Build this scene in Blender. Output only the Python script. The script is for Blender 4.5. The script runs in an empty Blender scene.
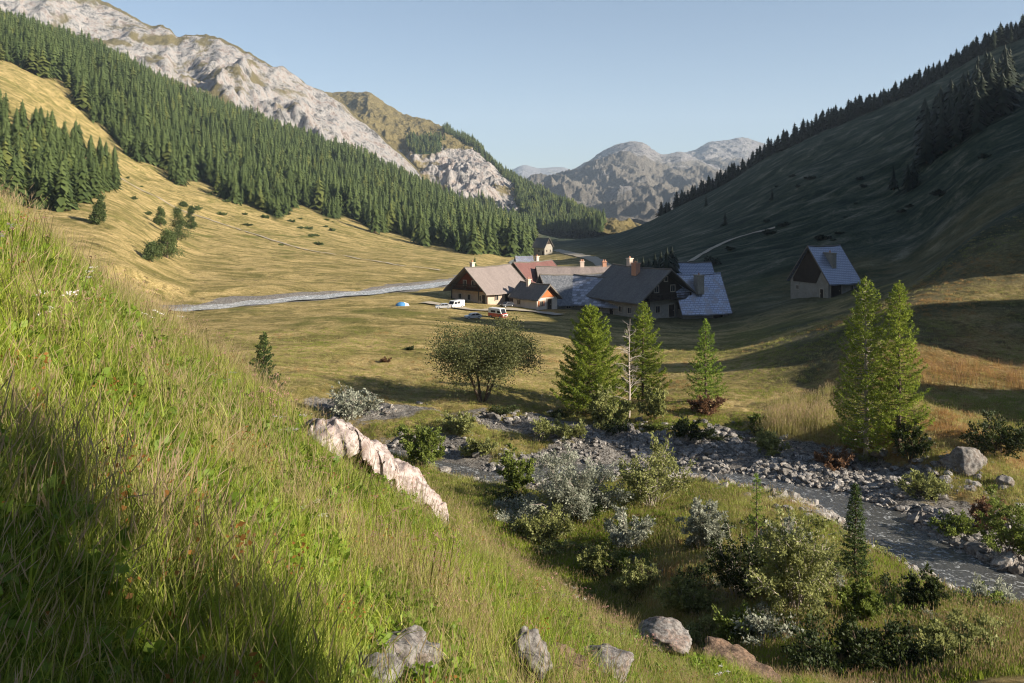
import bpy, math, random
import numpy as np
rng = np.random.default_rng(7)
random.seed(7)
F, CX, HY = 853.0, 512.0, 205.0
col = bpy.context.scene.collection
sc = bpy.context.scene

# ------------------------------------------------------------------ noise
_T = [np.random.default_rng(100+i).random((256, 256)) for i in range(8)]
def vn(x, y, s=0):
    t = _T[s % 8]
    xi = np.floor(x).astype(np.int64); yi = np.floor(y).astype(np.int64)
    fx = x-xi; fy = y-yi
    fx = fx*fx*fx*(fx*(fx*6-15)+10); fy = fy*fy*fy*(fy*(fy*6-15)+10)
    a = t[xi & 255, yi & 255]; b = t[(xi+1) & 255, yi & 255]
    c = t[xi & 255, (yi+1) & 255]; d = t[(xi+1) & 255, (yi+1) & 255]
    return (a*(1-fx)+b*fx)*(1-fy)+(c*(1-fx)+d*fx)*fy
def fbm(x, y, sc_, octv=4, s=0, g=.5):
    x = np.asarray(x, float)/sc_; y = np.asarray(y, float)/sc_
    r = 0; a = 1; n = 0
    for i in range(octv):
        r = r+a*(vn(x+i*17.3, y-i*9.1, s+i)-.5)*2; n += a; a *= g
        x, y = x*1.93+y*.42, y*1.93-x*.42
    return r/n
def ridged(x, y, sc_, octv=4, s=0):
    x = np.asarray(x, float)/sc_; y = np.asarray(y, float)/sc_
    r = 0; a = 1; n = 0
    for i in range(octv):
        r = r+a*(1-np.abs(2*vn(x+i*11, y+i*7, s+i)-1)*2); n += a; a *= .5
        x, y = x*1.9+y*.5, y*1.9-x*.5
    return r/n
def sstep(a, b, x):
    t = np.clip((x-a)/(b-a), 0, 1); return t*t*(3-2*t)

# ------------------------------------------------------------------ terrain
COLS = {
 -1400: [(12,500),(30,200),(60,60),(150,-100),(300,-150),(700,-150),(1000,-120)],
 -500: [(12,900),(30,560),(60,330),(110,190),(200,60),(300,-10),(450,-60),(700,-100),(900,-90),(1100,-60)],
 -150: [(12,1000),(30,640),(60,380),(110,265),(170,190),(250,120),(300,85),(450,10),(700,-40),(850,-40),(1100,0)],
 0:   [(12,1050),(30,660),(60,400),(110,300),(170,222),(215,190),(250,160),(300,118),(450,58),(700,28),(850,26),(1100,60)],
 100: [(12,1080),(30,660),(60,405),(110,312),(150,262),(200,215),(250,193),(300,175),(400,135),(480,100),(700,62),(850,60),(1100,100)],
 200: [(12,1100),(30,660),(60,410),(110,326),(135,308),(160,290),(200,264),(300,225),(400,188),(500,165),(700,118),(850,105),(1100,130)],
 300: [(12,1120),(30,650),(45,480),(60,412),(100,334),(140,303),(165,288),(200,270),(300,243),(420,214),(550,182),(700,156),(850,142),(1100,170)],
 400: [(12,1130),(30,650),(45,500),(60,425),(70,397),(100,338),(140,303),(175,286),(250,262),(350,249),(430,238),(550,215),(700,192),(850,181),(1100,205)],
 480: [(12,1140),(25,710),(35,590),(45,508),(54,460),(62,425),(68,402),(100,342),(150,304),(200,283),(300,262),(400,253),(500,242),(700,226),(850,218),(1100,240)],
 540: [(12,1140),(25,710),(35,600),(45,520),(52,480),(62,430),(70,402),(100,347),(150,309),(200,288),(300,267),(450,252),(600,243),(900,234),(1100,240)],
 600: [(12,1120),(25,700),(30,650),(38,570),(45,515),(52,475),(60,437),(70,405),(100,355),(150,313),(200,290),(300,262),(420,247),(600,237),(900,246),(1100,250)],
 700: [(12,1000),(20,760),(25,690),(32,590),(40,530),(50,478),(58,437),(66,408),(100,352),(140,325),(150,317),(180,296),(250,255),(350,222),(500,196),(700,220),(1100,250)],
 800: [(12,900),(20,730),(28,610),(36,550),(45,495),(52,458),(58,435),(72,385),(88,340),(112,324),(150,306),(200,262),(260,225),(350,175),(450,140),(650,180),(1100,230)],
 900: [(12,860),(16,780),(20,710),(28,620),(36,565),(42,520),(48,462),(60,400),(74,340),(92,298),(108,291),(122,284),(140,287),(160,278),(190,247),(250,190),(350,130),(430,95),(600,140),(1100,200)],
 1000:[(12,840),(16,740),(20,680),(28,620),(36,588),(42,540),(48,480),(55,430),(65,382),(80,312),(112,215),(135,236),(160,205),(200,160),(260,112),(350,70),(420,45),(600,90),(1100,150)],
 1150:[(12,820),(16,720),(24,640),(34,600),(42,560),(48,500),(60,400),(90,235),(120,135),(150,140),(200,110),(300,30),(400,-20),(600,10),(1100,60)],
 1400:[(12,800),(20,640),(34,560),(44,500),(52,430),(66,310),(78,130),(92,10),(112,-40),(150,0),(250,-20),(400,-80),(600,-60),(1100,0)],  # off-frame crest raised to throw shade over the hamlet
 2200:[(12,780),(20,560),(34,450),(46,390),(60,260),(90,100),(130,0),(250,-80),(400,-120),(1100,-60)],
}
def pchip(x, y, xq):
    x = np.asarray(x, float); y = np.asarray(y, float)
    h = np.diff(x); d = (np.diff(y, axis=0).T/h).T
    m = np.zeros_like(y)
    hh = h.reshape((-1,)+(1,)*(y.ndim-1))
    w1 = 2*hh[1:]+hh[:-1]; w2 = hh[1:]+2*hh[:-1]
    ok = d[1:]*d[:-1] > 0
    with np.errstate(all='ignore'):
        mm = (w1+w2)/(w1/d[:-1]+w2/d[1:])
    m[1:-1] = np.where(ok, mm, 0); m[0] = d[0]; m[-1] = d[-1]
    k = np.clip(np.searchsorted(x, xq)-1, 0, len(h)-1)
    sh = (-1,)+(1,)*(y.ndim-1)
    t = ((xq-x[k])/h[k]).reshape(sh); H = h[k].reshape(sh)
    return (2*t**3-3*t*t+1)*y[k]+(t**3-2*t*t+t)*H*m[k]+(-2*t**3+3*t*t)*y[k+1]+(t**3-t*t)*H*m[k+1]
LN0, LN1, NL, NP = math.log(12.), math.log(1100.), 700, 900
_ln = np.linspace(LN0, LN1, NL)
_pxs = sorted(COLS)
_tab = np.array([pchip([math.log(a) for a, b in COLS[p]], [b for a, b in COLS[p]], _ln) for p in _pxs])
_pq = np.linspace(-1400, 2200, NP)
TAB = pchip(_pxs, _tab, _pq)       # py at (px, lnY)
def base_z(X, Y):
    Yc = np.maximum(Y, 12.0)
    px = np.clip(CX+F*X/Yc, -1399, 2199)
    l = np.clip(np.log(Yc), LN0, LN1-1e-6)
    a = (px+1400)/3600*(NP-1); b = (l-LN0)/(LN1-LN0)*(NL-1)
    ai = np.clip(a.astype(int), 0, NP-2); bi = np.clip(b.astype(int), 0, NL-2); fa = a-ai; fb = b-bi
    py = (TAB[ai, bi]*(1-fa)+TAB[ai+1, bi]*fa)*(1-fb)+(TAB[ai, bi+1]*(1-fa)+TAB[ai+1, bi+1]*fa)*fb
    z = (HY-py)*np.minimum(Yc, 1100)/F
    far = sstep(1100, 2600, Y); z = z*(1-far)+(-40)*far
    # right-hand off-frame country: the stream's side valley, its unseen hills shaped for their shadows
    w = sstep(1250, 1800, CX+F*X/Yc)
    side = -13.5+.06*np.maximum(X-20, 0)+.85*np.maximum(Y-52-.05*X, 0)
    side = side+25*np.exp(-((X-86)**2/260+(Y-59)**2/110))  # unseen knoll added to shade the ground at the right edge
    side = np.where(side > 95, 95+130*(1-np.exp(-np.maximum(side-95, 0)/650)), side)*(1-sstep(2500, 5000, np.hypot(X, Y)))
    zz = z*(1-w)+side*w
    zz = zz-12*np.exp(-((X-84)**2/420+(Y-73)**2/34))+13*np.exp(-((X-82)**2/90+(Y-87)**2/45))+13*np.exp(-((X-60)**2/70+(Y-50)**2/34))  # unseen notch and bumps added to steer sunlight and shade into view
    return zz
def brink(X): return 17.2+.42*np.clip(X, -4, 3)+.14*np.clip(X+4, -8, 0)
def near_z(X, Y):
    xf = np.where(X < 1.5, .73*X, 1.095+.39*(X-1.5))
    z = -1.6-xf-.31*Y
    yb = brink(X)+.9*fbm(X, Y*0+3, 5, 3, 2)
    d = (Y-yb)/1.5
    z = z-.75*1.5*np.where(d > 20, d, np.log1p(np.exp(np.minimum(d, 20))))
    z = np.where(z > 30, 30+25*(1-np.exp(-np.maximum(z-30, 0)/25)), z)-90*sstep(150, 600, np.hypot(X, Y))
    return z+.16*fbm(X, Y, 3.0, 3, 1)+.05*fbm(X, Y, .7, 2, 5)
def px2w(px, py, Y):
    return ((px-CX)/F*Y, Y, (HY-py)/F*Y)
# channels (px, py, Y) on the water surface
CREEK = [(1300,650,31),(1150,640,33),(1060,618,34.5),(1024,598,36),(960,570,38.5),(905,545,41.5),(862,514,45.5),(800,494,49),(730,480,52),(650,470,55),(570,470,54.5),(500,478,53),(440,466,55.5),(380,452,58),(300,440,61),(150,430,64)]
RUBBLE = [(330,405,66),(400,412,65),(480,416,64),(560,430,61),(640,438,59),(730,446,57),(800,456,55),(880,478,50.5),(950,505,46),(1024,535,42.5),(1150,570,40)]
RIVER = [(-60,345,112),(60,325,128),(150,314,139),(220,307,146),(290,300,154),(360,294,163),(430,286,178),(470,280,196),(500,274,230),(512,268,290),(520,260,380),(530,250,520),(540,244,700)]
def chain(pts, n=40):
    P = np.array([px2w(*p) for p in pts]); t = np.arange(len(P)); q = np.linspace(0, len(P)-1, (len(P)-1)*n//4+1)
    return pchip(t, P, q)
C_CREEK, C_RUB, C_RIV = chain(CREEK), chain(RUBBLE), chain(RIVER)
def dist_chain(X, Y, C):
    best = np.full(X.shape, 1e9); zz = np.zeros(X.shape)
    for a, b in zip(C[:-1], C[1:]):
        dx, dy = b[0]-a[0], b[1]-a[1]; L = dx*dx+dy*dy
        t = np.clip(((X-a[0])*dx+(Y-a[1])*dy)/L, 0, 1)
        d = np.hypot(X-a[0]-t*dx, Y-a[1]-t*dy)
        m = d < best
        best = np.where(m, d, best); zz = np.where(m, a[2]+t*(b[2]-a[2]), zz)
    return best, zz
def terrain(X, Y, masks=False):
    X = np.asarray(X, float); Y = np.asarray(Y, float)
    shp = X.shape; X = X.ravel(); Y = Y.ravel()
    z = base_z(X, Y)
    px = CX+F*X/np.maximum(Y, 12)
    # relief noise, stronger on the slopes
    hill = np.clip(sstep(640, 900, px)*sstep(70, 220, Y)+sstep(420, 100, px)*sstep(150, 320, Y), 0, 1)
    z = z+hill*(1-sstep(600, 1200, Y)*.6)*(3.2*fbm(X, Y, 60, 4, 1)+1.0*fbm(X+Y*.6, (Y-X*.3)*1.4, 26, 4, 3)*1.0+.5*fbm(X, Y+z*2.0, 7, 3, 4))
    # terracettes and gullies of the shaded slope
    rs = sstep(680, 820, px)*sstep(105, 190, Y)*(1-sstep(480, 700, Y))
    z = z+rs*(2.6*ridged(X*.55+Y*.35, Y*1.1-X*.35+z*.8, 38, 4, 2)+.35*ridged(X*.5+Y*.3, z*1.6+Y*.7, 11, 4, 5)+.5*fbm(X, Y, 9, 4, 6))
    flat = 1-hill
    z = z+flat*sstep(22, 40, Y)*(.35*fbm(X, Y, 11, 4, 6)+.12*fbm(X, Y, 2.5, 3, 7))
    zr = .5*sstep(25, 35, Y)*sstep(75, 60, Y)*np.abs(fbm(X, Y, 3.5, 4, 2)); z = z+zr
    g = np.zeros_like(X); wet = np.zeros_like(X)
    m = (Y > 20) & (Y < 90) & (X > -60) & (X < 60)
    if m.any():
        x, y = X[m], Y[m]; zz = z[m]; gg = np.zeros_like(x)
        d, zc = dist_chain(x, y, C_RUB)
        d2 = d+1.2*fbm(x, y, 4, 3, 3)
        w = sstep(4.5, 1.0, d2); zz = zz*(1-w)+(zc+.35*fbm(x, y, 1.6, 3, 4))*w; gg = np.maximum(gg, sstep(3.0, 1.2, d2+1.5*fbm(x, y, 5, 3, 1)))
        d, zc = dist_chain(x, y, C_CREEK)
        wd = .8+.3*sstep(-6, 4, x)+1.1*sstep(12, 20, x)
        d2 = d+.7*fbm(x, y, 3, 3, 5)
        w = sstep(wd+4.5, wd*.75, d2); bed = zc-.45*sstep(wd+.4, wd*.3, d2)+.28*sstep(wd*.8, wd+2.4, d2)*(1.4+fbm(x, y, 1.2, 3, 4))
        zz = zz*(1-w)+bed*w
        gg = np.maximum(gg, sstep(wd+4.6, wd+1.8, d2+2.2*fbm(x, y, 4, 3, 2)))
        z[m] = zz; gg = gg*np.clip(.35+.65*sstep(-2, 6, x)+.9*fbm(x, y, 3.2, 4, 6)+.25, 0, 1); g[m] = gg
    m = (Y > 90) & (Y < 760) & (px > -150) & (px < 620)
    if m.any():
        x, y = X[m], Y[m]; zz = z[m]
        d, zc = dist_chain(x, y, C_RIV)
        d2 = d+3.0*fbm(x, y, 14, 3, 5)
        w = sstep(16, 6, d2); zz = zz*(1-w)+(zc-.5*sstep(6, 3, d2)+.4)*w
        z[m] = zz; g[m] = np.maximum(g[m], sstep(7.2, 5.6, d2+2.5*fbm(x, y, 6, 3, 1))*sstep(300, 220, y))
    nz = near_z(X, Y)
    dd = nz-z; k = 1.2
    zz = np.where(dd > 8, nz, np.where(dd < -8, z, z+k*np.log1p(np.exp(np.clip(dd, -8, 8)/k))))
    # the slope above and behind the camera levels off far away
    z2 = np.where(zz > 60, np.where(Y < 20, 60+.3*(zz-60), zz), zz)
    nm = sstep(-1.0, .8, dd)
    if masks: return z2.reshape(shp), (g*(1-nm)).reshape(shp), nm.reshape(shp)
    return z2.reshape(shp)
def H(x, y): return float(terrain(np.array([x]), np.array([y]))[0])
def hit(px, py, y0=24., y1=1100.):
    Y = np.exp(np.linspace(math.log(y0), math.log(y1), 2500)); X = (px-CX)/F*Y
    z = terrain(X, Y); p = HY-F*z/Y
    i = np.argmax(p <= py) if (p <= py).any() else int(np.argmin(p))
    return float(X[i]), float(Y[i]), float(z[i])

# ------------------------------------------------------------------ mesh helpers
def mesh(name, V, faces, mat=None, parent=None, attrs=None, smooth=False, matidx=None):
    me = bpy.data.meshes.new(name)
    V = np.asarray(V, np.float32)
    if isinstance(faces, np.ndarray):
        n, k = faces.shape
        me.vertices.add(len(V)); me.vertices.foreach_set('co', V.ravel())
        me.loops.add(n*k); me.loops.foreach_set('vertex_index', faces.astype(np.int32).ravel())
        me.polygons.add(n); me.polygons.foreach_set('loop_start', np.arange(0, n*k, k, dtype=np.int32))
        me.update(calc_edges=True); me.validate()
    else:
        me.from_pydata([tuple(map(float, v)) for v in V], [], faces)
    if smooth: me.polygons.foreach_set('use_smooth', np.ones(len(me.polygons), bool))
    for k_, a in (attrs or {}).items():
        a = np.asarray(a, np.float32)
        if a.ndim == 1: at = me.attributes.new(k_, 'FLOAT', 'POINT'); at.data.foreach_set('value', a)
        else:
            at = me.attributes.new(k_, 'FLOAT_COLOR', 'POINT')
            at.data.foreach_set('color', np.c_[a, np.ones(len(a))].astype(np.float32).ravel())
    for m_ in (mat if isinstance(mat, (list, tuple)) else [mat]):
        if m_: me.materials.append(m_)
    if matidx is not None: me.polygons.foreach_set('material_index', np.asarray(matidx, np.int32))
    o = bpy.data.objects.new(name, me)
    col.objects.link(o)
    if parent is not None: o.parent = parent
    return o
def tag(o, label=None, cat=None, group=None, kind=None):
    if label: o['label'] = label
    if cat: o['category'] = cat
    if group: o['group'] = group
    if kind: o['kind'] = kind
    return o
def empty(name, loc, rz=0):
    o = bpy.data.objects.new(name, None); col.objects.link(o); o.location = loc; o.rotation_euler = (0, 0, rz); o.empty_display_size = .2
    return o
def copy_tree(o, parent=None, name=None):
    c = o.copy(); col.objects.link(c)
    if parent is not None: c.parent = parent
    for ch in [k for k in o.children]:
        copy_tree(ch, c)
    return c

# ------------------------------------------------------------------ materials
class NT:
    def __init__(s, name, rough=.9, spec=.2):
        s.m = bpy.data.materials.new(name); s.m.use_nodes = True; s.t = s.m.node_tree; s.n = s.t.nodes
        s.b = s.n['Principled BSDF']; s.b.inputs['Roughness'].default_value = rough; s.b.inputs['Specular IOR Level'].default_value = spec
        s.out = s.n['Material Output']; s.l = s.t.links.new
        s._c = None
    def co(s, kind='Object'):
        n = s.n.new('ShaderNodeTexCoord'); return n.outputs[kind]
    def geo(s): return s.n.new('ShaderNodeNewGeometry')
    def noise(s, scale, detail=4, rough=.55, co=None, dist=0, dims='3D', stretch=None):
        n = s.n.new('ShaderNodeTexNoise'); n.inputs['Scale'].default_value = scale; n.inputs['Detail'].default_value = detail
        n.inputs['Roughness'].default_value = rough; n.inputs['Distortion'].default_value = dist
        c = co if co is not None else s.co()
        if stretch:
            mp = s.n.new('ShaderNodeMapping'); mp.inputs['Scale'].default_value = stretch[:3]
            if len(stretch) > 3: mp.inputs['Rotation'].default_value = (0, 0, stretch[3])
            s.l(c, mp.inputs[0]); c = mp.outputs[0]
        s.l(c, n.inputs['Vector']); return n.outputs['Fac']
    def vor(s, scale, feat='F1', out='Distance', co=None, stretch=None):
        n = s.n.new('ShaderNodeTexVoronoi'); n.feature = feat; n.inputs['Scale'].default_value = scale
        c = co if co is not None else s.co()
        if stretch:
            mp = s.n.new('ShaderNodeMapping'); mp.inputs['Scale'].default_value = stretch; s.l(c, mp.inputs[0]); c = mp.outputs[0]
        s.l(c, n.inputs['Vector']); return n.outputs[out]
    def ramp(s, f, stops):
        n = s.n.new('ShaderNodeValToRGB'); e = n.color_ramp.elements
        while len(e) < len(stops): e.new(.5)
        for k, (p, c) in zip(e, stops):
            k.position = p; k.color = (*c, 1) if not isinstance(c, (int, float)) else (c, c, c, 1)
        s.l(f, n.inputs[0]); return n.outputs[0]
    def mix(s, f, a, b, mode='MIX'):
        n = s.n.new('ShaderNodeMix'); n.data_type = 'RGBA'; n.blend_type = mode
        for v, i in ((f, 0), (a, 6), (b, 7)):
            if isinstance(v, (int, float)): n.inputs[i].default_value = v
            elif isinstance(v, tuple): n.inputs[i].default_value = (*v, 1)
            else: s.l(v, n.inputs[i])
        return n.outputs[2]
    def math(s, op, a, b=0):
        n = s.n.new('ShaderNodeMath'); n.operation = op
        for v, i in ((a, 0), (b, 1)):
            if isinstance(v, (int, float)): n.inputs[i].default_value = v
            else: s.l(v, n.inputs[i])
        return n.outputs[0]
    def attr(s, name, out='Fac', typ='GEOMETRY'):
        n = s.n.new('ShaderNodeAttribute'); n.attribute_name = name; n.attribute_type = typ; return n.outputs[out]
    def bump(s, f, strength=.5, dist=.1):
        n = s.n.new('ShaderNodeBump'); n.inputs['Strength'].default_value = strength; n.inputs['Distance'].default_value = dist
        s.l(f, n.inputs['Height'])
        if s._c: s.l(s._c, n.inputs['Normal'])
        s._c = n.outputs[0]; s.l(n.outputs[0], s.b.inputs['Normal'])
    def color(s, c):
        if isinstance(c, tuple): s.b.inputs['Base Color'].default_value = (*c, 1)
        else: s.l(c, s.b.inputs['Base Color'])
        return s
def plain(name, c, rough=.7, var=.25, scale=3., metallic=0, bump=.0):
    t = NT(name, rough); n = t.noise(scale, 5)
    t.color(t.mix(n, tuple(x*(1-var) for x in c), tuple(min(1, x*(1+var)) for x in c)))
    t.b.inputs['Metallic'].default_value = metallic
    if bump: t.bump(t.noise(scale*4, 4), bump, .05)
    return t.m
def leafmat(name, c0, c1, trans=.35, rnd=.35, rough=.6):
    """leaf colour runs c0..c1 by the vertex attribute 'v', jittered per object/instance; part of the light passes through"""
    t = NT(name, rough, .25)
    oi = t.n.new('ShaderNodeObjectInfo')
    v = t.attr('v'); f = t.math('ADD', t.math('MULTIPLY', v, 1-rnd), t.math('MULTIPLY', oi.outputs['Random'], rnd))
    c = t.mix(f, c0, c1); t.color(c)
    tr = t.n.new('ShaderNodeBsdfTranslucent'); t.l(c, tr.inputs[0])
    ms = t.n.new('ShaderNodeMixShader'); ms.inputs[0].default_value = trans
    t.l(t.b.outputs[0], ms.inputs[1]); t.l(tr.outputs[0], ms.inputs[2]); t.l(ms.outputs[0], t.out.inputs['Surface'])
    return t.m
def ground_mat():
    t = NT('ground', .95, .1)
    P = t.geo().outputs['Position']
    big = t.noise(.035, 5, .6, P, .6); med = t.noise(.35, 5, .6, P, .3); fine = t.noise(3.0, 6, .7, P)
    strk = t.noise(.13, 9, .78, P, .9, stretch=(.8, 1.3, 1.6, .15))
    straw = t.ramp(fine, [(.25, (.24, .165, .065)), (.5, (.49, .365, .155)), (.75, (.74, .585, .32))])
    green = t.ramp(fine, [(.25, (.07, .08, .018)), (.55, (.18, .17, .045)), (.8, (.33, .28, .10))])
    olive = t.ramp(fine, [(.3, (.085, .08, .022)), (.7, (.26, .22, .07))])
    c = t.mix(t.ramp(strk, [(.40, 0), (.58, 1)]), straw, olive)
    gsel = t.math('ADD', t.attr('green'), t.math('MULTIPLY', t.math('SUBTRACT', t.noise(.08, 6, .6, P, .5), .5), 2.2))
    c = t.mix(t.ramp(gsel, [(.35, 0), (.62, 1)]), c, green)
    # darker heath and juniper flecks
    c = t.mix(t.math('MULTIPLY', t.ramp(t.noise(.55, 5, .7, P, .4), [(.57, 0), (.66, 1)]), .7), c, (.07, .055, .025))
    # pale tracks worn by cattle
    # red-brown autumn heather
    c = t.mix(t.math('MULTIPLY', t.attr('red'), t.ramp(med, [(.35, .2), (.6, 1)])), c, t.ramp(fine, [(.3, (.16, .05, .02)), (.7, (.42, .17, .06))]))
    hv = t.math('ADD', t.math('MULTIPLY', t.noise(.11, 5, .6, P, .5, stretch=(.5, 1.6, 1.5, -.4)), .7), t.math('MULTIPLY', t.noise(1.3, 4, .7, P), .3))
    hv = t.math('ADD', hv, t.math('MULTIPLY', t.math('SUBTRACT', t.noise(5, 5, .75, P), .5), .28)); heath_shade = t.ramp(hv, [(.36, (.010, .018, .011)), (.46, (.024, .040, .022)), (.55, (.070, .080, .050)), (.66, (.19, .18, .13))])
    c = t.mix(t.attr('heath_shade'), c, heath_shade)  # heath colour, darkened and cooled to deepen the shade on the right-hand slope
    fo = t.mix(med, (.03, .035, .012), (.08, .075, .025)); c = t.mix(t.attr('wood'), c, fo)
    gr = t.ramp(t.vor(2.6, co=P), [(.0, (.30, .27, .24)), (.35, (.18, .155, .13)), (.6, (.06, .05, .04))])
    gr = t.mix(t.ramp(t.noise(9, 4, .7, P), [(.4, 0), (.62, 1)]), gr, t.mix(fine, (.16, .14, .13), (.55, .53, .50)))
    c = t.mix(t.ramp(t.math('ADD', t.attr('gravel'), t.math('MULTIPLY', t.math('SUBTRACT', fine, .5), .9)), [(.4, 0), (.6, 1)]), c, gr)
    rv = t.n.new('ShaderNodeSeparateXYZ'); t.l(P, rv.inputs[0])
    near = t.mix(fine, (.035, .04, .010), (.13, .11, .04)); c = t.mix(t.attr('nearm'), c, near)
    t.color(c)
    t.bump(t.noise(.5, 7, .75, P), .8, .8); t.bump(t.noise(5, 6, .8, P), 1., .22)
    return t.m
M = {}
M['ground'] = ground_mat()
def rockmat(name, pale, dark, warm, s=1., bump=.9):
    t = NT(name, .92, .15)
    n = t.noise(1.3*s, 8, .65, None, .6); v = t.noise(6*s, 6, .7)
    c = t.ramp(n, [(.3, dark), (.48, pale), (.62, warm), (.75, pale)])
    c = t.mix(t.ramp(v, [(.42, .75), (.55, 0)]), c, dark)
    oi = t.n.new('ShaderNodeObjectInfo'); c = t.mix(t.math('MULTIPLY', oi.outputs['Random'], .65 if name == 'river_stone' else 0), c, (.06, .052, .046))
    t.color(c); t.bump(t.noise(2.5*s, 8, .7), bump, .12/s); t.bump(t.vor(3*s, 'F1'), .5, .08/s)
    return t.m
M['rock_pink'] = rockmat('pink_limestone', (.46, .40, .38), (.20, .15, .135), (.50, .39, .355), 2.)
M['rock_grey'] = rockmat('grey_rock', (.25, .235, .225), (.07, .06, .055), (.22, .165, .14), 2.5)
M['rock_brown'] = rockmat('brown_rock', (.20, .14, .10), (.06, .04, .03), (.24, .15, .10), 2.5)
M['rubble'] = rockmat('river_stone', (.44, .42, .40), (.12, .105, .095), (.30, .24, .20), 1.2, .5)
M['bark'] = plain('bark', (.13, .095, .07), .9, .45, 9, bump=.6)
M['bark_pale'] = plain('pale_bark', (.42, .36, .32), .9, .3, 9, bump=.4)
M['stone_wall'] = None
def stonewall(name, a, b, s=2.2):
    t = NT(name, .95, .1); v = t.vor(s, out='Color'); d = t.vor(s, 'DISTANCE_TO_EDGE')
    c = t.mix(t.math('MULTIPLY', v, 1.0), a, b); c = t.mix(t.ramp(d, [(.0, 1), (.06, 0)]), c, tuple(x*.75 for x in a))
    c = t.mix(t.noise(.8, 5), c, b); t.color(c); t.bump(d, .6, .05); return t.m
M['stone_wall'] = stonewall('rubble_stone_wall', (.20, .18, .155), (.36, .33, .28))
M['stone_warm'] = stonewall('warm_stone_wall', (.36, .26, .2), (.52, .40, .32))
M['render_wall'] = plain('limewash', (.62, .54, .46), .9, .18, 1.2, bump=.2)
def wood(name, a, b, s=3.2):
    t = NT(name, .85, .2); w = t.n.new('ShaderNodeTexWave'); w.inputs['Scale'].default_value = s; w.bands_direction = 'DIAGONAL'; w.inputs['Distortion'].default_value = 1.5
    w.inputs['Detail'].default_value = 3; t.l(t.co(), w.inputs[0])
    t.color(t.mix(t.math('MULTIPLY', w.outputs['Fac'], t.noise(2, 5)), a, b)); t.bump(w.outputs['Fac'], .5, .04); return t.m
M['wood_dark'] = wood('dark_larch_boards', (.030, .022, .017), (.10, .075, .055))
M['wood_red'] = wood('red_brown_boards', (.10, .03, .02), (.38, .12, .07))
M['wood_orange'] = wood('orange_boards', (.40, .12, .04), (.62, .24, .10))
M['wood_grey'] = wood('weathered_boards', (.12, .105, .09), (.28, .25, .22))
def roofmat(name, a, b, streak=.5, rough=.7, rows=2.6, metal=0., rust=None):
    t = NT(name, rough, .35)
    # shingle courses run along the ridge (local x), courses step down the pitch (local z)
    co = t.co(); br = t.n.new('ShaderNodeTexBrick')
    mp = t.n.new('ShaderNodeMapping'); mp.inputs['Rotation'].default_value = (math.radians(90), 0, 0); t.l(co, mp.inputs[0])
    t.l(mp.outputs[0], br.inputs[0]); br.inputs['Scale'].default_value = rows; br.inputs['Mortar Size'].default_value = .03
    br.inputs['Color1'].default_value = (*a, 1); br.inputs['Color2'].default_value = (*b, 1); br.inputs['Mortar'].default_value = (*[x*.35 for x in a], 1)
    c = t.mix(t.math('MULTIPLY', t.noise(1.1, 6, .7, stretch=(1.6, .5, .5)), streak*1.6), br.outputs['Color'], tuple(x*.45 for x in a))
    if rust: c = t.mix(t.ramp(t.noise(.7, 5, .6, None, .5), [(.48, 0), (.60, 1)]), c, rust)
    t.color(c); t.bump(br.outputs['Fac'], -.4, .04); t.b.inputs['Metallic'].default_value = metal; return t.m
M['roof_grey'] = roofmat('grey_shingles', (.15, .145, .14), (.30, .285, .27), .7)
M['roof_slate'] = roofmat('slate_shingles', (.13, .14, .16), (.30, .31, .34), .5, .5, 1.6)
M['roof_patch'] = roofmat('patched_sheet_roof', (.52, .54, .64), (.12, .125, .14), .3, .4, .6)
M['roof_pink'] = roofmat('weathered_pink_shingles', (.33, .27, .25), (.44, .37, .345), .6)
M['roof_red'] = roofmat('red_sheet_roof', (.26, .12, .105), (.34, .175, .15), .6, .6)
M['roof_metal'] = roofmat('pale_blue_metal_roof', (.50, .54, .68), (.60, .64, .76), .45, .32, .7, .45, (.34, .32, .34))
M['roof_blue'] = roofmat('dull_blue_metal_roof', (.38, .41, .52), (.44, .47, .58), .25, .38, .9, .3)
M['glass'] = plain('dark_window_glass', (.02, .022, .028), .12, .2)
M['white'] = plain('white_paint', (.78, .77, .74), .45, .05)
M['frame'] = plain('window_frame_paint', (.45, .38, .30), .7, .1)
M['brick'] = plain('chimney_brick', (.50, .27, .18), .9, .3, 6, bump=.5)
M['chim_pale'] = plain('chimney_render', (.62, .50, .42), .9, .2, 4)
M['dirt'] = plain('dusty_gravel', (.36, .31, .24), .95, .25, .8, bump=.3)

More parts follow.
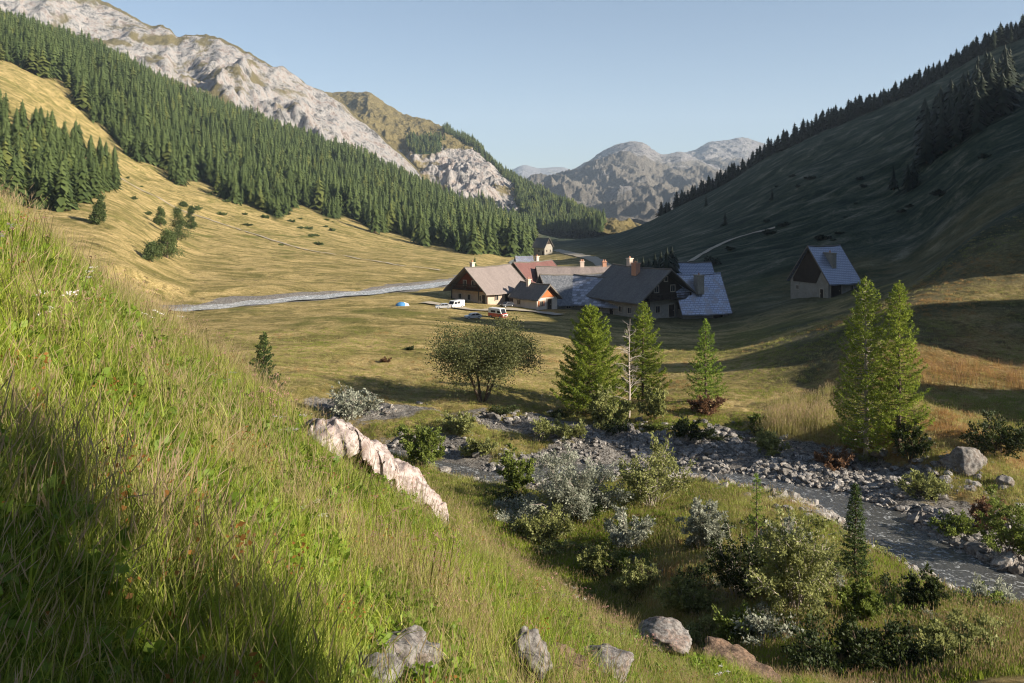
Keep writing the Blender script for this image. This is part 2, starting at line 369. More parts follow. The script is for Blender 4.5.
# ------------------------------------------------------------------ ground sheet
def build_ground():
    yj = np.concatenate([np.linspace(-70, -3, 36), np.linspace(-2.8, 26, 170)[0:], np.exp(np.linspace(math.log(26.06), math.log(110), 420)), np.exp(np.linspace(math.log(110.3), math.log(1100), 430)), np.exp(np.linspace(math.log(1120), math.log(11500), 60))])
    ui = np.concatenate([-np.exp(np.linspace(math.log(4.2), math.log(.70), 60)), np.linspace(-.69, .69, 760), np.exp(np.linspace(math.log(.70), math.log(6.0), 110))])
    W = np.sqrt(np.maximum(yj, 0)**2+9.0**2); W = np.where(yj < 0, 9+.35*-yj, W)
    au = np.abs(ui)[None, :]; Xg = np.sign(ui)[None, :]*(np.minimum(au, .7)*W[:, None]+np.maximum(au-.7, 0)*np.minimum(W, 1500)[:, None]); Yg = np.repeat(yj[:, None], len(ui), 1)
    Z, g, nm = terrain(Xg, Yg, True)
    X, Y, Zf = Xg.ravel(), Yg.ravel(), Z.ravel(); g = g.ravel(); nm = nm.ravel()
    px = CX+F*X/np.maximum(Y, 12)
    nj, ni = Xg.shape
    idx = np.arange(nj*ni).reshape(nj, ni)
    q = np.stack([idx[:-1, :-1], idx[:-1, 1:], idx[1:, 1:], idx[1:, :-1]], -1).reshape(-1, 4)
    wood_ = wood_mask(px, Y)
    heath_shade = np.clip(sstep(600, 700, px+.3*(Y-150))*sstep(150, 190, Y+15*fbm(X, Y, 30, 3, 1))+sstep(860, 960, px)*sstep(76, 110, Y)*sstep(150, 135, Y)*1.0, 0, 1)  # heath mask, also carrying the painted shade of the right-hand slope
    heath_shade = np.maximum(heath_shade, .75*sstep(540, 620, px)*sstep(118, 150, Y)*sstep(700, 500, Y))
    green = .07+.22*sstep(150, 350, px)*sstep(170, 120, Y)+.22*fbm(X, Y, 40, 3, 5)
    green = green-.28*sstep(110, 80, Y)*sstep(60, 68, Y)+.10*sstep(60, 40, Y)+.13*sstep(160, 260, Y)*sstep(500, 400, px)
    heath_shade = np.maximum(heath_shade, .62*sstep(740, 790, px)*sstep(68, 76, Y)*np.clip(.7+fbm(X, Y, 6, 3, 2), 0, 1))
    green = green+.9*sstep(700, 740, px)*sstep(790, 750, px)*sstep(165, 175, Y)*sstep(195, 185, Y)
    red = sstep(.15, .5, fbm(X, Y, 9, 4, 3)+.25*sstep(700, 900, px))*sstep(25, 34, Y)*sstep(80, 60, Y)*.5+.25*sstep(900, 940, px)*sstep(64, 70, Y)*sstep(84, 76, Y)
    o = mesh('ground', np.c_[X, Y, Zf], q, M['ground'], attrs=dict(gravel=g, nearm=nm, wood=wood_, heath_shade=heath_shade*(1-wood_), green=green, red=np.clip(red, 0, 1)), smooth=True)
    tag(o, 'grassy valley floor and slopes around the hamlet', 'ground', kind='structure')
def edgeY(px):   # near edge of the big conifer wood on the left slope
    return np.interp(px, [-600, -150, 0, 60, 110, 160, 200, 250, 275, 300, 350, 400, 450, 500, 560], [520, 480, 462, 470, 405, 400, 420, 385, 375, 440, 450, 440, 400, 385, 520])
def wood_mask(px, Y):
    e = edgeY(px)+14*np.sin(px*.13)
    return sstep(e-4, e+10, Y)*sstep(1100, 1050, Y)*sstep(545, 520, px)
build_ground()

# ------------------------------------------------------------------ water and roads
def strip(name, C, half, lift, mat, label, cat, z_from_ground=True, cross=7, wob=.0):
    P = C; T = np.gradient(P[:, :2], axis=0); T /= np.linalg.norm(T, axis=1)[:, None]; N = np.c_[-T[:, 1], T[:, 0]]
    s = np.arange(len(P)); hw = half if np.ndim(half) else np.full(len(P), half)
    V = []
    for k in range(cross):
        a = (k/(cross-1)*2-1)
        w = hw*(1+wob*np.sin(s*.9+k*.3)*.5)
        xy = P[:, :2]+N*(a*w)[:, None]
        z = terrain(xy[:, 0], xy[:, 1])+lift if z_from_ground else P[:, 2]+lift
        V.append(np.c_[xy, z])
    V = np.stack(V, 1); n = len(P); idx = np.arange(n*cross).reshape(n, cross)
    q = np.stack([idx[:-1, :-1], idx[:-1, 1:], idx[1:, 1:], idx[1:, :-1]], -1).reshape(-1, 4)
    o = mesh(name, V.reshape(-1, 3), q, mat, smooth=True); tag(o, label, cat, kind='structure'); return o
def watermat(name, c, foam, s):
    t = NT(name, .12, .5); P = t.geo().outputs['Position']
    n = t.noise(1.1*s, 6, .7, P, 1.5, stretch=(.9, 1.0, 1, .5)); f = t.ramp(n, [(.55, 0), (.63, 1)])
    t.color(t.mix(f, c, foam)); t.l(t.math('ADD', t.math('MULTIPLY', f, .5), .16), t.b.inputs['Roughness'])
    t.bump(t.noise(2.2*s, 5, .7, P, 1., stretch=(1, .5, 1, .6)), .6, .12); return t.m
M['creek'] = watermat('stream_water', (.075, .075, .072), (.36, .37, .38), 2.0)
M['river'] = watermat('river_water', (.42, .42, .42), (.68, .66, .63), .8)
strip('creek_water', C_CREEK, 3.4, 0.0, M['creek'], 'shallow stream winding through the stony bed', 'stream', False, 5)
strip('river_water', C_RIV, 3.1, .16, M['river'], 'pale braided river crossing the meadow', 'river', False, 5, .5)
def road(pts, half, label, name='dirt_road'):
    W = np.array([hit(*p) for p in pts]); t = np.arange(len(W)); q = np.linspace(0, len(W)-1, len(W)*14)
    C = pchip(t, W, q); return strip(name, C, half, .22, M['dirt'], label, 'road')
road([(556, 250, 150), (566, 253, 150), (580, 256, 150), (594, 260, 150), (604, 266, 150), (611, 272, 150), (612, 282, 120)], 2.3, 'pale gravel road curving down into the hamlet')
road([(690, 262, 170), (703, 254, 170), (718, 246, 170), (732, 240, 170), (748, 235, 170), (775, 228, 170)], 1.0, 'thin footpath climbing the shaded slope', 'footpath')
road([(60, 140, 150), (85, 158, 150), (120, 178, 150), (165, 202, 150), (215, 222, 150), (270, 240, 150), (330, 254, 150), (400, 266, 150), (440, 271, 150)], .55, 'narrow cattle track running down across the sunlit left slope', 'cattle_track')
road([(425, 303, 110), (455, 308, 110), (480, 311, 110), (505, 310, 110), (530, 312, 110), (560, 316, 110)], 1.6, 'dusty farm track in front of the barns', 'farm_track')

# ------------------------------------------------------------------ mountains
def mountain_mat(name, rock_a, rock_b, grass_a, grass_b, s=1., forest=(.035, .055, .018)):
    t = NT(name, .95, .1); P = t.geo().outputs['Position']
    n1 = t.noise(.012*s, 8, .68, P, .8); n2 = t.noise(.05*s, 8, .72, P, .4)
    n3 = t.noise(.045*s, 12, .82, P, .1, stretch=(1.4, 1.4, .45)); rock = t.ramp(n3, [(.39, tuple(x*.18 for x in rock_a)), (.46, tuple(x*.6 for x in rock_a)), (.50, rock_a), (.56, rock_b), (.61, tuple(x*.4 for x in rock_b)), (.67, rock_a)])
    grass = t.mix(n2, grass_a, grass_b)
    f = t.math('ADD', t.attr('rock'), t.math('MULTIPLY', t.math('SUBTRACT', n1, .5), 1.6))
    c = t.mix(t.ramp(f, [(.42, 0), (.54, 1)]), grass, rock)
    f = t.math('ADD', t.attr('trees'), t.math('MULTIPLY', t.math('SUBTRACT', n2, .5), 1.2))
    c = t.mix(t.ramp(f, [(.46, 0), (.54, 1)]), c, t.mix(n2, tuple(x*.7 for x in forest), tuple(x*1.6 for x in forest)))
    t.color(c); t.bump(t.noise(.03*s, 9, .75, P), 1., 14/s); t.bump(t.noise(.15*s, 6, .75, P), .8, 3/s); return t.m
def mountain(name, label, sil, Yr, Yf, zf, mat, amp, nsc, rockf, treef=None, hf=.2, nu=620, nt=200, p=1.15, back=.6, seed=0):
    """sil: (px, py) skyline; Yr/Yf: distance of ridge and foot as (px, Y) tables; height field from foot over the ridge and down the back"""
    px = np.linspace(sil[0][0], sil[-1][0], nu); py = pchip([a for a, b in sil], [b for a, b in sil], px)
    yr = np.interp(px, *zip(*Yr)); yf = np.interp(px, *zip(*Yf))
    t = np.concatenate([np.linspace(0, 1, nt), np.linspace(1, 1+back, 40)[1:]])
    PX, T = np.meshgrid(px, t); YR, YF = np.broadcast_to(yr, PX.shape), np.broadcast_to(yf, PX.shape)
    Y = YF+(YR-YF)*T; X = (PX-CX)/F*Y
    zr = (HY-np.broadcast_to(py, PX.shape))*YR/F
    tt = np.where(T <= 1, T, 2-T)
    zf = np.broadcast_to(np.interp(px, *zip(*zf)), PX.shape) if isinstance(zf, list) else zf
    Z = zf+(zr-zf)*np.clip(tt, 0, 1)**p
    env = np.clip(1-tt, 0, 1)**.7*np.clip(tt*4, 0, 1)*np.clip((sil[-1][0]-PX)/90, 0, 1)
    wx = X+nsc*.5*fbm(X, Y, nsc*1.3, 3, seed+3); wy = Y+nsc*.5*fbm(X, Y, nsc*1.3, 3, seed+5)
    Z = Z+amp*env*(ridged(wx, wy*.55, nsc, 6, seed)-.25)+amp*hf*(ridged(X+Z*.4, Y*.6, nsc*.16, 5, seed+2)-.2)*(.25+env)+amp*hf*.35*fbm(X, Y+Z, nsc*.05, 4, seed+2)*(.4+env)
    idx = np.arange(PX.size).reshape(PX.shape)
    q = np.stack([idx[:-1, :-1], idx[:-1, 1:], idx[1:, 1:], idx[1:, :-1]], -1).reshape(-1, 4)
    PY = HY-F*Z/Y
    rk = rockf(PX, PY, T, X, Y, Z).ravel(); tr = (treef(PX, PY, T, X, Y, Z) if treef else 0*PX).ravel()
    o = mesh(name, np.c_[X.ravel(), Y.ravel(), Z.ravel()], q, mat, attrs=dict(rock=rk, trees=tr), smooth=True)
    tag(o, label, 'mountain', kind='structure')
    return (X, Y, Z, PX, PY, T)
mm1 = mountain_mat('limestone_mountain', (.46, .445, .44), (.43, .36, .325), (.15, .13, .06), (.22, .18, .09), 1.0)
mountain('rocky_mountain', 'pale limestone mountain wall rising above the conifer wood',
    [(-900, -330), (-400, -170), (-150, -75), (0, -34), (60, -18), (100, 0), (125, 13), (150, 24), (168, 27), (178, 36), (212, 36), (240, 48), (262, 60), (285, 70), (310, 86), (335, 98), (352, 112), (380, 135), (420, 172), (460, 215), (500, 240)],
    [(-900, 1900), (0, 1500), (340, 1300), (540, 1150)], [(-900, 900), (540, 880)], [(-900, 60), (150, 60), (300, 10), (400, -40), (540, -45)], mm1, 92, 230,
    lambda PX, PY, T, X, Y, Z: .60+.30*ridged(X, Z*2, 140, 4, 2)-.9*sstep(0.985, .998, T)-.35*sstep(.4, .6, fbm(X, Y, 160, 3, 4)),
    lambda PX, PY, T, X, Y, Z: .30+.2*fbm(X, Y, 90, 4, 1)-.25*sstep(.6, .8, T), p=1.0)
mm2 = mountain_mat('grassy_cliff_mountain', (.50, .47, .45), (.46, .38, .34), (.19, .155, .065), (.27, .215, .10), 1.0, (.03, .055, .02))
def m2rock(PX, PY, T, X, Y, Z):
    cliff = np.exp(-((PX-470-(PY-180)*.75)/58)**2)*sstep(138, 156, PY)*sstep(252, 232, PY)
    return np.clip(.12+.78*cliff+.22*sstep(90, 110, PY)*0+.25*(ridged(X, Y, 120, 3, 1)-.3), 0, 1)
def m2tree(PX, PY, T, X, Y, Z):
    edge = sstep(430, 455, PX)*sstep(.80, .93, T)*sstep(600, 580, PX)+sstep(490, 525, PX-(PY-170)*.35)*sstep(615, 590, PX)+.8*sstep(395, 420, PX)*sstep(455, 430, PX)*sstep(134, 140, PY)*sstep(160, 150, PY)+.9*sstep(185, 205, PY)*sstep(520, 480, PX)*.6
    return np.clip(edge+.25*fbm(X, Y, 60, 4, 3), 0, 1)
g2 = mountain('cliff_mountain', 'grassy mountain with a pale cliff face closing the valley on the left',
    [(230, 52), (300, 84), (335, 92), (365, 92), (385, 103), (402, 113), (430, 121), (445, 128), (478, 147), (500, 170), (522, 184), (545, 198), (575, 211), (600, 223), (625, 234), (660, 248)],
    [(230, 2300), (340, 2100), (430, 1750), (500, 1450), (600, 1150), (660, 1050)], [(230, 1200), (450, 950), (600, 820), (660, 800)], -25, mm2, 70, 190, m2rock, m2tree, seed=2)
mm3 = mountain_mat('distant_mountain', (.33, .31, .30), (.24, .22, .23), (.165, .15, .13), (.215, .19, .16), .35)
rf = lambda PX, PY, T, X, Y, Z: .25+.55*sstep(.45, .9, T)+.3*(ridged(X, Y, 500, 3, 1)-.3)
mountain('distant_mountain', 'hazy far mountain with a rounded summit at the end of the valley',
    [(440, 235), (500, 203), (530, 186), (556, 178), (585, 163), (603, 151), (618, 145), (633, 141.5), (641, 142), (652, 149), (664, 154), (680, 152), (700, 160), (740, 180), (800, 215)],
    [(440, 4200), (640, 4500), (800, 4600)], [(440, 1700), (800, 1500)], -30, mm3, 210, 520, rf, hf=.11, seed=1, p=1.25)
mountain('distant_mountain', 'hazy far mountain with a sharp peak to the right of the rounded summit',
    [(600, 200), (650, 168), (675, 155), (695, 150), (712, 142), (726, 141), (742, 138), (760, 142), (800, 160), (860, 190), (950, 230)],
    [(600, 5800), (950, 5600)], [(600, 2600), (950, 2400)], -30, mm3, 250, 560, rf, hf=.11, seed=3, p=1.25)
mountain('distant_mountain', 'farthest pale ridge showing in the valley notch left of the rounded summit',
    [(420, 215), (470, 190), (500, 176), (512, 170), (524, 165), (540, 168), (560, 167), (580, 174), (620, 190), (700, 220)],
    [(420, 8800), (700, 8800)], [(420, 5000), (700, 5000)], -30, mm3, 220, 800, rf, hf=.05, seed=4, p=1.1)

# ------------------------------------------------------------------ conifers for the woods
def rot2(v, a):
    c, s = math.cos(a), math.sin(a); return np.array([v[0]*c-v[1]*s, v[0]*s+v[1]*c])
def far_conifer(r, h=1.0, wide=.19, tiers=13, spikes=9, base=.08):
    """unit-height conifer crown of drooping jagged sprays; returns V,F,v"""
    V = []; Fc = []; A = []
    for t in range(tiers):
        f = t/(tiers-1); z = base+(1-base)*f*.96
        rad = wide*(1-f)**.68*(r.uniform(.72, 1.22))+.014
        n = max(4, int(spikes*(1-f*.45)))
        off = r.uniform(0, 6.3)
        for k in range(n):
            a = off+k/n*6.283+r.uniform(-.2, .2); L = rad*r.uniform(.65, 1.2); w = 6.283/n*.62
            zt = z-L*r.uniform(.25, .65); i = len(V)
            V += [(0, 0, z+.075), (math.cos(a-w)*L*.62, math.sin(a-w)*L*.62, z-L*.12), (math.cos(a)*L, math.sin(a)*L, zt), (math.cos(a+w)*L*.62, math.sin(a+w)*L*.62, z-L*.12)]
            Fc += [(i, i+1, i+2), (i, i+2, i+3)]; vv = r.uniform(0, 1); A += [vv*.6, vv, vv, vv]
    i = len(V); V += [(0, 0, .9), (.012, 0, .9), (0, 0, 1.03)]; Fc += [(i, i+1, i+2)]; A += [.5, .5, .8]
    return np.array(V)*h, np.array(Fc), np.array(A)
def trunk_mesh(h, r0, r1, n=6, zb=-.3, seg=4):
    V = []; Fc = []
    for k in range(seg+1):
        f = k/seg; rr = r0+(r1-r0)*f
        for j in range(n): V.append((rr*math.cos(j/n*6.283), rr*math.sin(j/n*6.283), zb+(h-zb)*f))
    for k in range(seg):
        for j in range(n): Fc.append((k*n+j, k*n+(j+1) % n, (k+1)*n+(j+1) % n, (k+1)*n+j))
    return np.array(V), np.array(Fc)
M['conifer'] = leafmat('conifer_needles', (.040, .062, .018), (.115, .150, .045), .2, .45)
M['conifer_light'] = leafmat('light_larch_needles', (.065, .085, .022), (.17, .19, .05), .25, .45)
M['conifer_shade'] = leafmat('shaded_conifer_needles', (.014, .020, .012), (.035, .045, .022), .1, .45)  # darker copy of the needle colour, shade painted in for trees out of the sun
R = random.Random(11)
hidden = bpy.data.collections.new('tree_models')     # source meshes, not part of the scene itself
def model(nm, V, Fc, A, mat, coll):
    o = mesh(nm, V, Fc, mat, attrs=dict(v=A)); col.objects.unlink(o); coll.objects.link(o); return o
wood_src = [model('conifer', *far_conifer(R, 1., R.uniform(.20, .27), 12), M['conifer'], hidden) for _ in range(5)]+[model('conifer', *far_conifer(R, 1., w_, 9, 7, .2), M['conifer_light'], hidden) for w_ in (.34, .30)]
hidden2 = bpy.data.collections.new('shaded_tree_models')
for _ in range(5): model('conifer', *far_conifer(R, 1., R.uniform(.2, .3), 12), M['conifer_shade'], hidden2)
def gn_scatter(name, pts, rotz, scale, idx, src_coll, label, cat, tilt=None):
    """one 'stuff' object: uncountable plants as instances of a few models"""
    n = len(pts)
    me = bpy.data.meshes.new(name); me.vertices.add(n); me.vertices.foreach_set('co', np.asarray(pts, np.float32).ravel())
    rt = np.zeros((n, 3), np.float32); rt[:, 2] = rotz
    if tilt is not None: rt[:, :2] = tilt
    a = me.attributes.new('rot', 'FLOAT_VECTOR', 'POINT'); a.data.foreach_set('vector', rt.ravel())
    s3 = np.asarray(scale, np.float32); s3 = np.repeat(s3[:, None], 3, 1) if s3.ndim == 1 else s3
    a = me.attributes.new('scl', 'FLOAT_VECTOR', 'POINT'); a.data.foreach_set('vector', s3.ravel())
    a = me.attributes.new('idx', 'INT', 'POINT'); a.data.foreach_set('value', np.asarray(idx, np.int32))
    o = bpy.data.objects.new(name, me); col.objects.link(o)
    ng = bpy.data.node_groups.new(name, 'GeometryNodeTree')
    ng.interface.new_socket('Geometry', in_out='INPUT', socket_type='NodeSocketGeometry'); ng.interface.new_socket('Geometry', in_out='OUTPUT', socket_type='NodeSocketGeometry')
    N = ng.nodes; gi = N.new('NodeGroupInput'); go = N.new('NodeGroupOutput'); ip = N.new('GeometryNodeInstanceOnPoints'); ci = N.new('GeometryNodeCollectionInfo')
    ci.inputs['Collection'].default_value = src_coll; ci.inputs['Separate Children'].default_value = True; ci.inputs['Reset Children'].default_value = True
    ip.inputs['Pick Instance'].default_value = True
    def na(nm, typ):
        k = N.new('GeometryNodeInputNamedAttribute'); k.data_type = typ; k.inputs['Name'].default_value = nm; return k.outputs['Attribute']
    L = ng.links.new
    L(gi.outputs[0], ip.inputs['Points']); L(ci.outputs[0], ip.inputs['Instance']); L(na('idx', 'INT'), ip.inputs['Instance Index'])
    e2r = N.new('FunctionNodeEulerToRotation'); L(na('rot', 'FLOAT_VECTOR'), e2r.inputs[0]); L(e2r.outputs[0], ip.inputs['Rotation'])
    L(na('scl', 'FLOAT_VECTOR'), ip.inputs['Scale']); L(ip.outputs[0], go.inputs[0])
    md = o.modifiers.new('scatter', 'NODES'); md.node_group = ng
    return tag(o, label, cat, kind='stuff')

def grid_pts(pxr, yr, spacing, accept, seed):
    """roughly even tree positions over the wedge pxr x yr"""
    r = np.random.default_rng(seed)
    x0, x1 = min((pxr[0]-CX)/F*yr[0], (pxr[0]-CX)/F*yr[1]), max((pxr[1]-CX)/F*yr[1], (pxr[1]-CX)/F*yr[0])
    gx, gy = np.meshgrid(np.arange(x0, x1, spacing), np.arange(yr[0], yr[1], spacing))
    gx = (gx+r.uniform(-.48, .48, gx.shape)*spacing).ravel(); gy = (gy+r.uniform(-.48, .48, gy.shape)*spacing).ravel()
    px = CX+F*gx/gy
    k = (px > pxr[0]) & (px < pxr[1]) & accept(px, gy, gx)
    return gx[k], gy[k]
def pts_z(x, y): return np.c_[x, y, terrain(x, y)-.2]
def acc_wood(px, y, x):
    e = edgeY(px)+14*np.sin(px*.13)+34*fbm(x, y, 26, 3, 4)
    clr = (fbm(x, y, 42, 3, 6) > .40) | (((px-128)/20)**2+((y-520)/22)**2 < 1)
    return (y > e) & (y < 900) & ~clr
gx, gy = grid_pts((-220, 535), (370, 900), 5.4, acc_wood, 3)
W = pts_z(gx, gy); hW = rng.uniform(8, 18.5, len(W))*np.clip(1+.3*fbm(W[:, 0], W[:, 1], 30, 2, 1), .7, 1.2)
# lower left copse, right-hand ridge line and grove on the shaded slope
def tri(px, py): return None
def by_pixel(n, sampler, y0, seed, gap):
    r = np.random.default_rng(seed); out = []
    for _ in range(n*6):
        x, y, z = hit(*sampler(r), y0)
        if all((x-a)**2+(y-b)**2 > gap*gap for a, b, c in out): out.append((x, y, z-.2))
        if len(out) >= n: break
    return np.array(out)
def s_copse(r):
    px = r.uniform(-10, 116); return px, r.uniform(np.interp(px, [0, 116], [108, 172]), np.interp(px, [0, 60, 116], [205, 212, 190]))
LC = by_pixel(150, s_copse, 120, 5, 3.2); hLC = rng.uniform(8, 12.5, len(LC))
ridgeY = lambda px: np.interp(px, [640, 700, 800, 900, 1000, 1060], [540, 500, 450, 430, 420, 415])
gx, gy = grid_pts((660, 1120), (385, 545), 2.9, lambda px, y, x: (np.abs(y-ridgeY(px)+4) < np.interp(px, [660, 700, 800, 900, 1000], [5, 8, 9, 12, 18])) & (fbm(x, y, 10, 2, 3) < .5), 6)
RR = pts_z(gx, gy); hRR = rng.uniform(3.5, 10.5, len(RR))*np.where(rng.uniform(size=len(RR)) < .3, .7, 1)
def s_grove(r):
    px = r.uniform(924, 1010); b = np.interp(px, [924, 1010], [166, 112]); return px, b-r.uniform(0, 30)
GV = by_pixel(56, s_grove, 150, 7, 2.6); hGV = rng.uniform(12, 16, len(GV))
x, y, z = hit(908, 192, 150); GV = np.vstack([GV, [[x, y, z-.2], [x+3, y+3, z+.4], [x-2, y+5, z+.8]]]); hGV = np.append(hGV, [8.5, 9.5, 7])
o_ = rng.permutation(len(RR)); RR, hRR = RR[o_], hRR[o_]; RX, hRX = RR[80:], hRR[80:]; RR, hRR = RR[:80], hRR[:80]
LX, hLX = LC[84:], hLC[84:]; LC, hLC = LC[:84], hLC[:84]
# visible front rank of the wood: what shows largest
show = hW/W[:, 1]; pxW = CX+F*W[:, 0]/W[:, 1]
order = np.argsort(-np.where((pxW > 0) & (pxW < 520), show, 0))
nfront = max(20, 296-len(RR)-len(GV)-len(LC)-12)
front, rest = order[:nfront], order[nfront:]
def conifer_thing(Vf, mat, seed):
    rr = random.Random(seed); V, Fc, A = Vf
    e = empty('conifer_tree', (0, 0, 0)); return e
def make_proto(seed, mat, wide):
    rr = random.Random(seed); V, Fc, A = far_conifer(rr, 1., wide, 15, 10, .10)
    e = empty('conifer_tree', (0, 0, 0))
    mesh('crown', V, Fc, mat, e, dict(v=A)); v, f = trunk_mesh(.85, .022, .006, 5, -.06); mesh('trunk', v, f, M['bark'], e); return e
def plant_many(P, hh, mat, label, group, seed, wide=(.20, .27)):
    protos = [make_proto(seed+i, mat, random.Random(seed*9+i).uniform(*wide)) for i in range(5)]
    rr = random.Random(seed)
    for i, (p, h) in enumerate(zip(P, hh)):
        o = protos[i] if i < 5 else copy_tree(protos[rr.randrange(5)])
        o.location = p; s = float(h); o.scale = (s*rr.uniform(.9, 1.1), s*rr.uniform(.9, 1.1), s); o.rotation_euler = (0, 0, rr.uniform(0, 6.28))
        tag(o, label, 'conifer', group)
plant_many(W[front], hW[front], M['conifer'], 'green conifer along the lower edge of the big wood on the left slope', 'conifers along the front edge of the big wood', 21)
plant_many(LC, hLC, M['conifer'], 'green conifer in the small copse at the far left edge above the grassy bank', 'conifers of the left-hand copse', 22, (.26, .36))
plant_many(RR, hRR, M['conifer_shade'], 'dark conifer silhouetted along the skyline of the shaded right-hand ridge', 'conifers along the right-hand skyline', 23, (.26, .38))
plant_many(GV, hGV, M['conifer_shade'], 'dark conifer in the grove on the shaded right-hand slope', 'conifers of the dark grove', 24, (.24, .32))
WX = np.vstack([W[rest], LX]); hX = np.append(hW[rest], hLX)
gn_scatter('ridge_wood', RX, rng.uniform(0, 6.28, len(RX)), np.c_[hRX*1.5, hRX*1.5, hRX], rng.integers(0, 5, len(RX)), hidden2, 'dark belt of small conifers along the shaded right-hand ridge', 'wood')
gn_scatter('conifer_wood', WX, rng.uniform(0, 6.28, len(WX)), np.c_[hX, hX, hX], np.where(rng.uniform(size=len(WX)) < .12, 5, 0)+rng.integers(0, 2, len(WX))+np.where(rng.uniform(size=len(WX)) < .12, 0, 0), hidden, 'dense green conifer wood filling the left slope', 'wood')
# far woods on the cliff mountain
X2, Y2, Z2, PX2, PY2, T2 = g2
tm = m2tree(PX2, PY2, T2, X2, Y2, Z2)*(T2 <= 1.01)
w_ = (tm.ravel() > .45)
cand = np.flatnonzero(w_); k = rng.choice(cand, min(6500, len(cand)), replace=False)
pp = np.c_[X2.ravel()[k]+rng.uniform(-3, 3, len(k)), Y2.ravel()[k]+rng.uniform(-3, 3, len(k)), Z2.ravel()[k]-1]
gn_scatter('far_wood', pp, rng.uniform(0, 6.28, len(k)), rng.uniform(9, 16, len(k)), rng.integers(0, 7, len(k)), hidden, 'distant conifer wood on the flanks of the cliff mountain', 'wood')

# ------------------------------------------------------------------ buildings
class MB:
    def __init__(s): s.V = []; s.F = []
    def add(s, V, F_):
        i = len(s.V); s.V += [tuple(v) for v in V]; s.F += [tuple(i+k for k in f) for f in F_]
    def box(s, x0, x1, y0, y1, z0, z1):
        s.add([(x0, y0, z0), (x1, y0, z0), (x1, y1, z0), (x0, y1, z0), (x0, y0, z1), (x1, y0, z1), (x1, y1, z1), (x0, y1, z1)],
              [(0, 3, 2, 1), (4, 5, 6, 7), (0, 1, 5, 4), (1, 2, 6, 5), (2, 3, 7, 6), (3, 0, 4, 7)])
    def prism(s, prof, a, b, axis='x'):
        """prof: list of (u, z) closed outline, extruded from a to b along axis"""
        n = len(prof)
        P = [((t, u, z) if axis == 'x' else (u, t, z)) for t in (a, b) for u, z in prof]
        s.add(P, [tuple(range(n)), tuple(range(2*n-1, n-1, -1))]+[(k, n+k, n+(k+1) % n, (k+1) % n) for k in range(n)])
    def tube(s, p, q, r0, r1=None, n=8):
        r1 = r0 if r1 is None else r1; p, q = np.array(p, float), np.array(q, float); d = q-p; d /= np.linalg.norm(d)+1e-9
        a = np.cross(d, (0, 0, 1) if abs(d[2]) < .9 else (1, 0, 0)); a /= np.linalg.norm(a); b = np.cross(d, a)
        P = [c+r*(math.cos(k/n*6.283)*a+math.sin(k/n*6.283)*b) for c, r in ((p, r0), (q, r1)) for k in range(n)]
        s.add(P, [tuple(range(n)), tuple(range(2*n-1, n-1, -1))]+[(k, n+k, n+(k+1) % n, (k+1) % n) for k in range(n)])
    def build(s, name, mat, parent=None, bevel=0):
        o = mesh(name, s.V, s.F, mat, parent)
        import bmesh
        bm = bmesh.new(); bm.from_mesh(o.data); bmesh.ops.recalc_face_normals(bm, faces=bm.faces); bm.to_mesh(o.data); bm.free()
        if bevel:
            m = o.modifiers.new('b', 'BEVEL'); m.width = bevel; m.segments = 2
        return o
def opening(root, side, u, z, w, h, L, W, door=False, shutter=None, proud=.0):
    """a window or a door set in one wall: side f/b = long walls (-y/+y), l/r = gables (-x/+x)"""
    nm = 'door' if door else 'window'
    def T(mb, a0, a1, z0, z1, d0, d1):
        d0 += proud; d1 += proud
        if side == 'f': mb.box(a0, a1, -W/2-d1, -W/2-d0, z0, z1)
        if side == 'b': mb.box(a0, a1, W/2+d0, W/2+d1, z0, z1)
        if side == 'l': mb.box(-L/2-d1, -L/2-d0, a0, a1, z0, z1)
        if side == 'r': mb.box(L/2+d0, L/2+d1, a0, a1, z0, z1)
    fr = .13
    m = MB(); T(m, u-w/2-fr, u-w/2, z-fr, z+h+fr, -.05, .09); T(m, u+w/2, u+w/2+fr, z-fr, z+h+fr, -.05, .09)
    T(m, u-w/2, u+w/2, z+h, z+h+fr, -.05, .09)
    if not door: T(m, u-w/2, u+w/2, z-fr, z, -.05, .12); T(m, u-.03, u+.03, z, z+h, .025, .06)
    if door:
        o = MB(); T(o, u-w/2, u+w/2, z, z+h, -.05, .03); d = o.build('door', M['wood_dark'], root)
        m.build('frame', M['frame'], d)
        k = MB(); T(k, u+w*.3, u+w*.3+.08, z+h*.45, z+h*.45+.16, .03, .09); k.build('handle', M['frame'], d)
    else:
        d = m.build('window', M['frame'], root); o = MB(); T(o, u-w/2, u+w/2, z, z+h, -.05, .025); o.build('pane', M['glass'], d)
        if shutter:
            for sg in (-1, 1):
                q = MB(); c = u+sg*(w/2+fr+w*.27); T(q, c-w*.25, c+w*.25, z-.05, z+h+.05, .01, .07); q.build('shutter', M[shutter], d)
def chimney(roof, x, y, z, zt, w=.9, d=.7, mat='brick', pots=1):
    m = MB(); m.box(x-w/2, x+w/2, y-d/2, y+d/2, z, zt); m.box(x-w/2-.1, x+w/2+.1, y-d/2-.1, y+d/2+.1, zt-.12, zt+.05)
    c = m.build('chimney', M[mat], roof)
    m = MB()
    for k in range(pots): m.tube((x+(k-(pots-1)/2)*.4, y, zt+.05), (x+(k-(pots-1)/2)*.4, y, zt+.4), .15, .12)
    m.build('chimney_pot', M['brick'], roof)
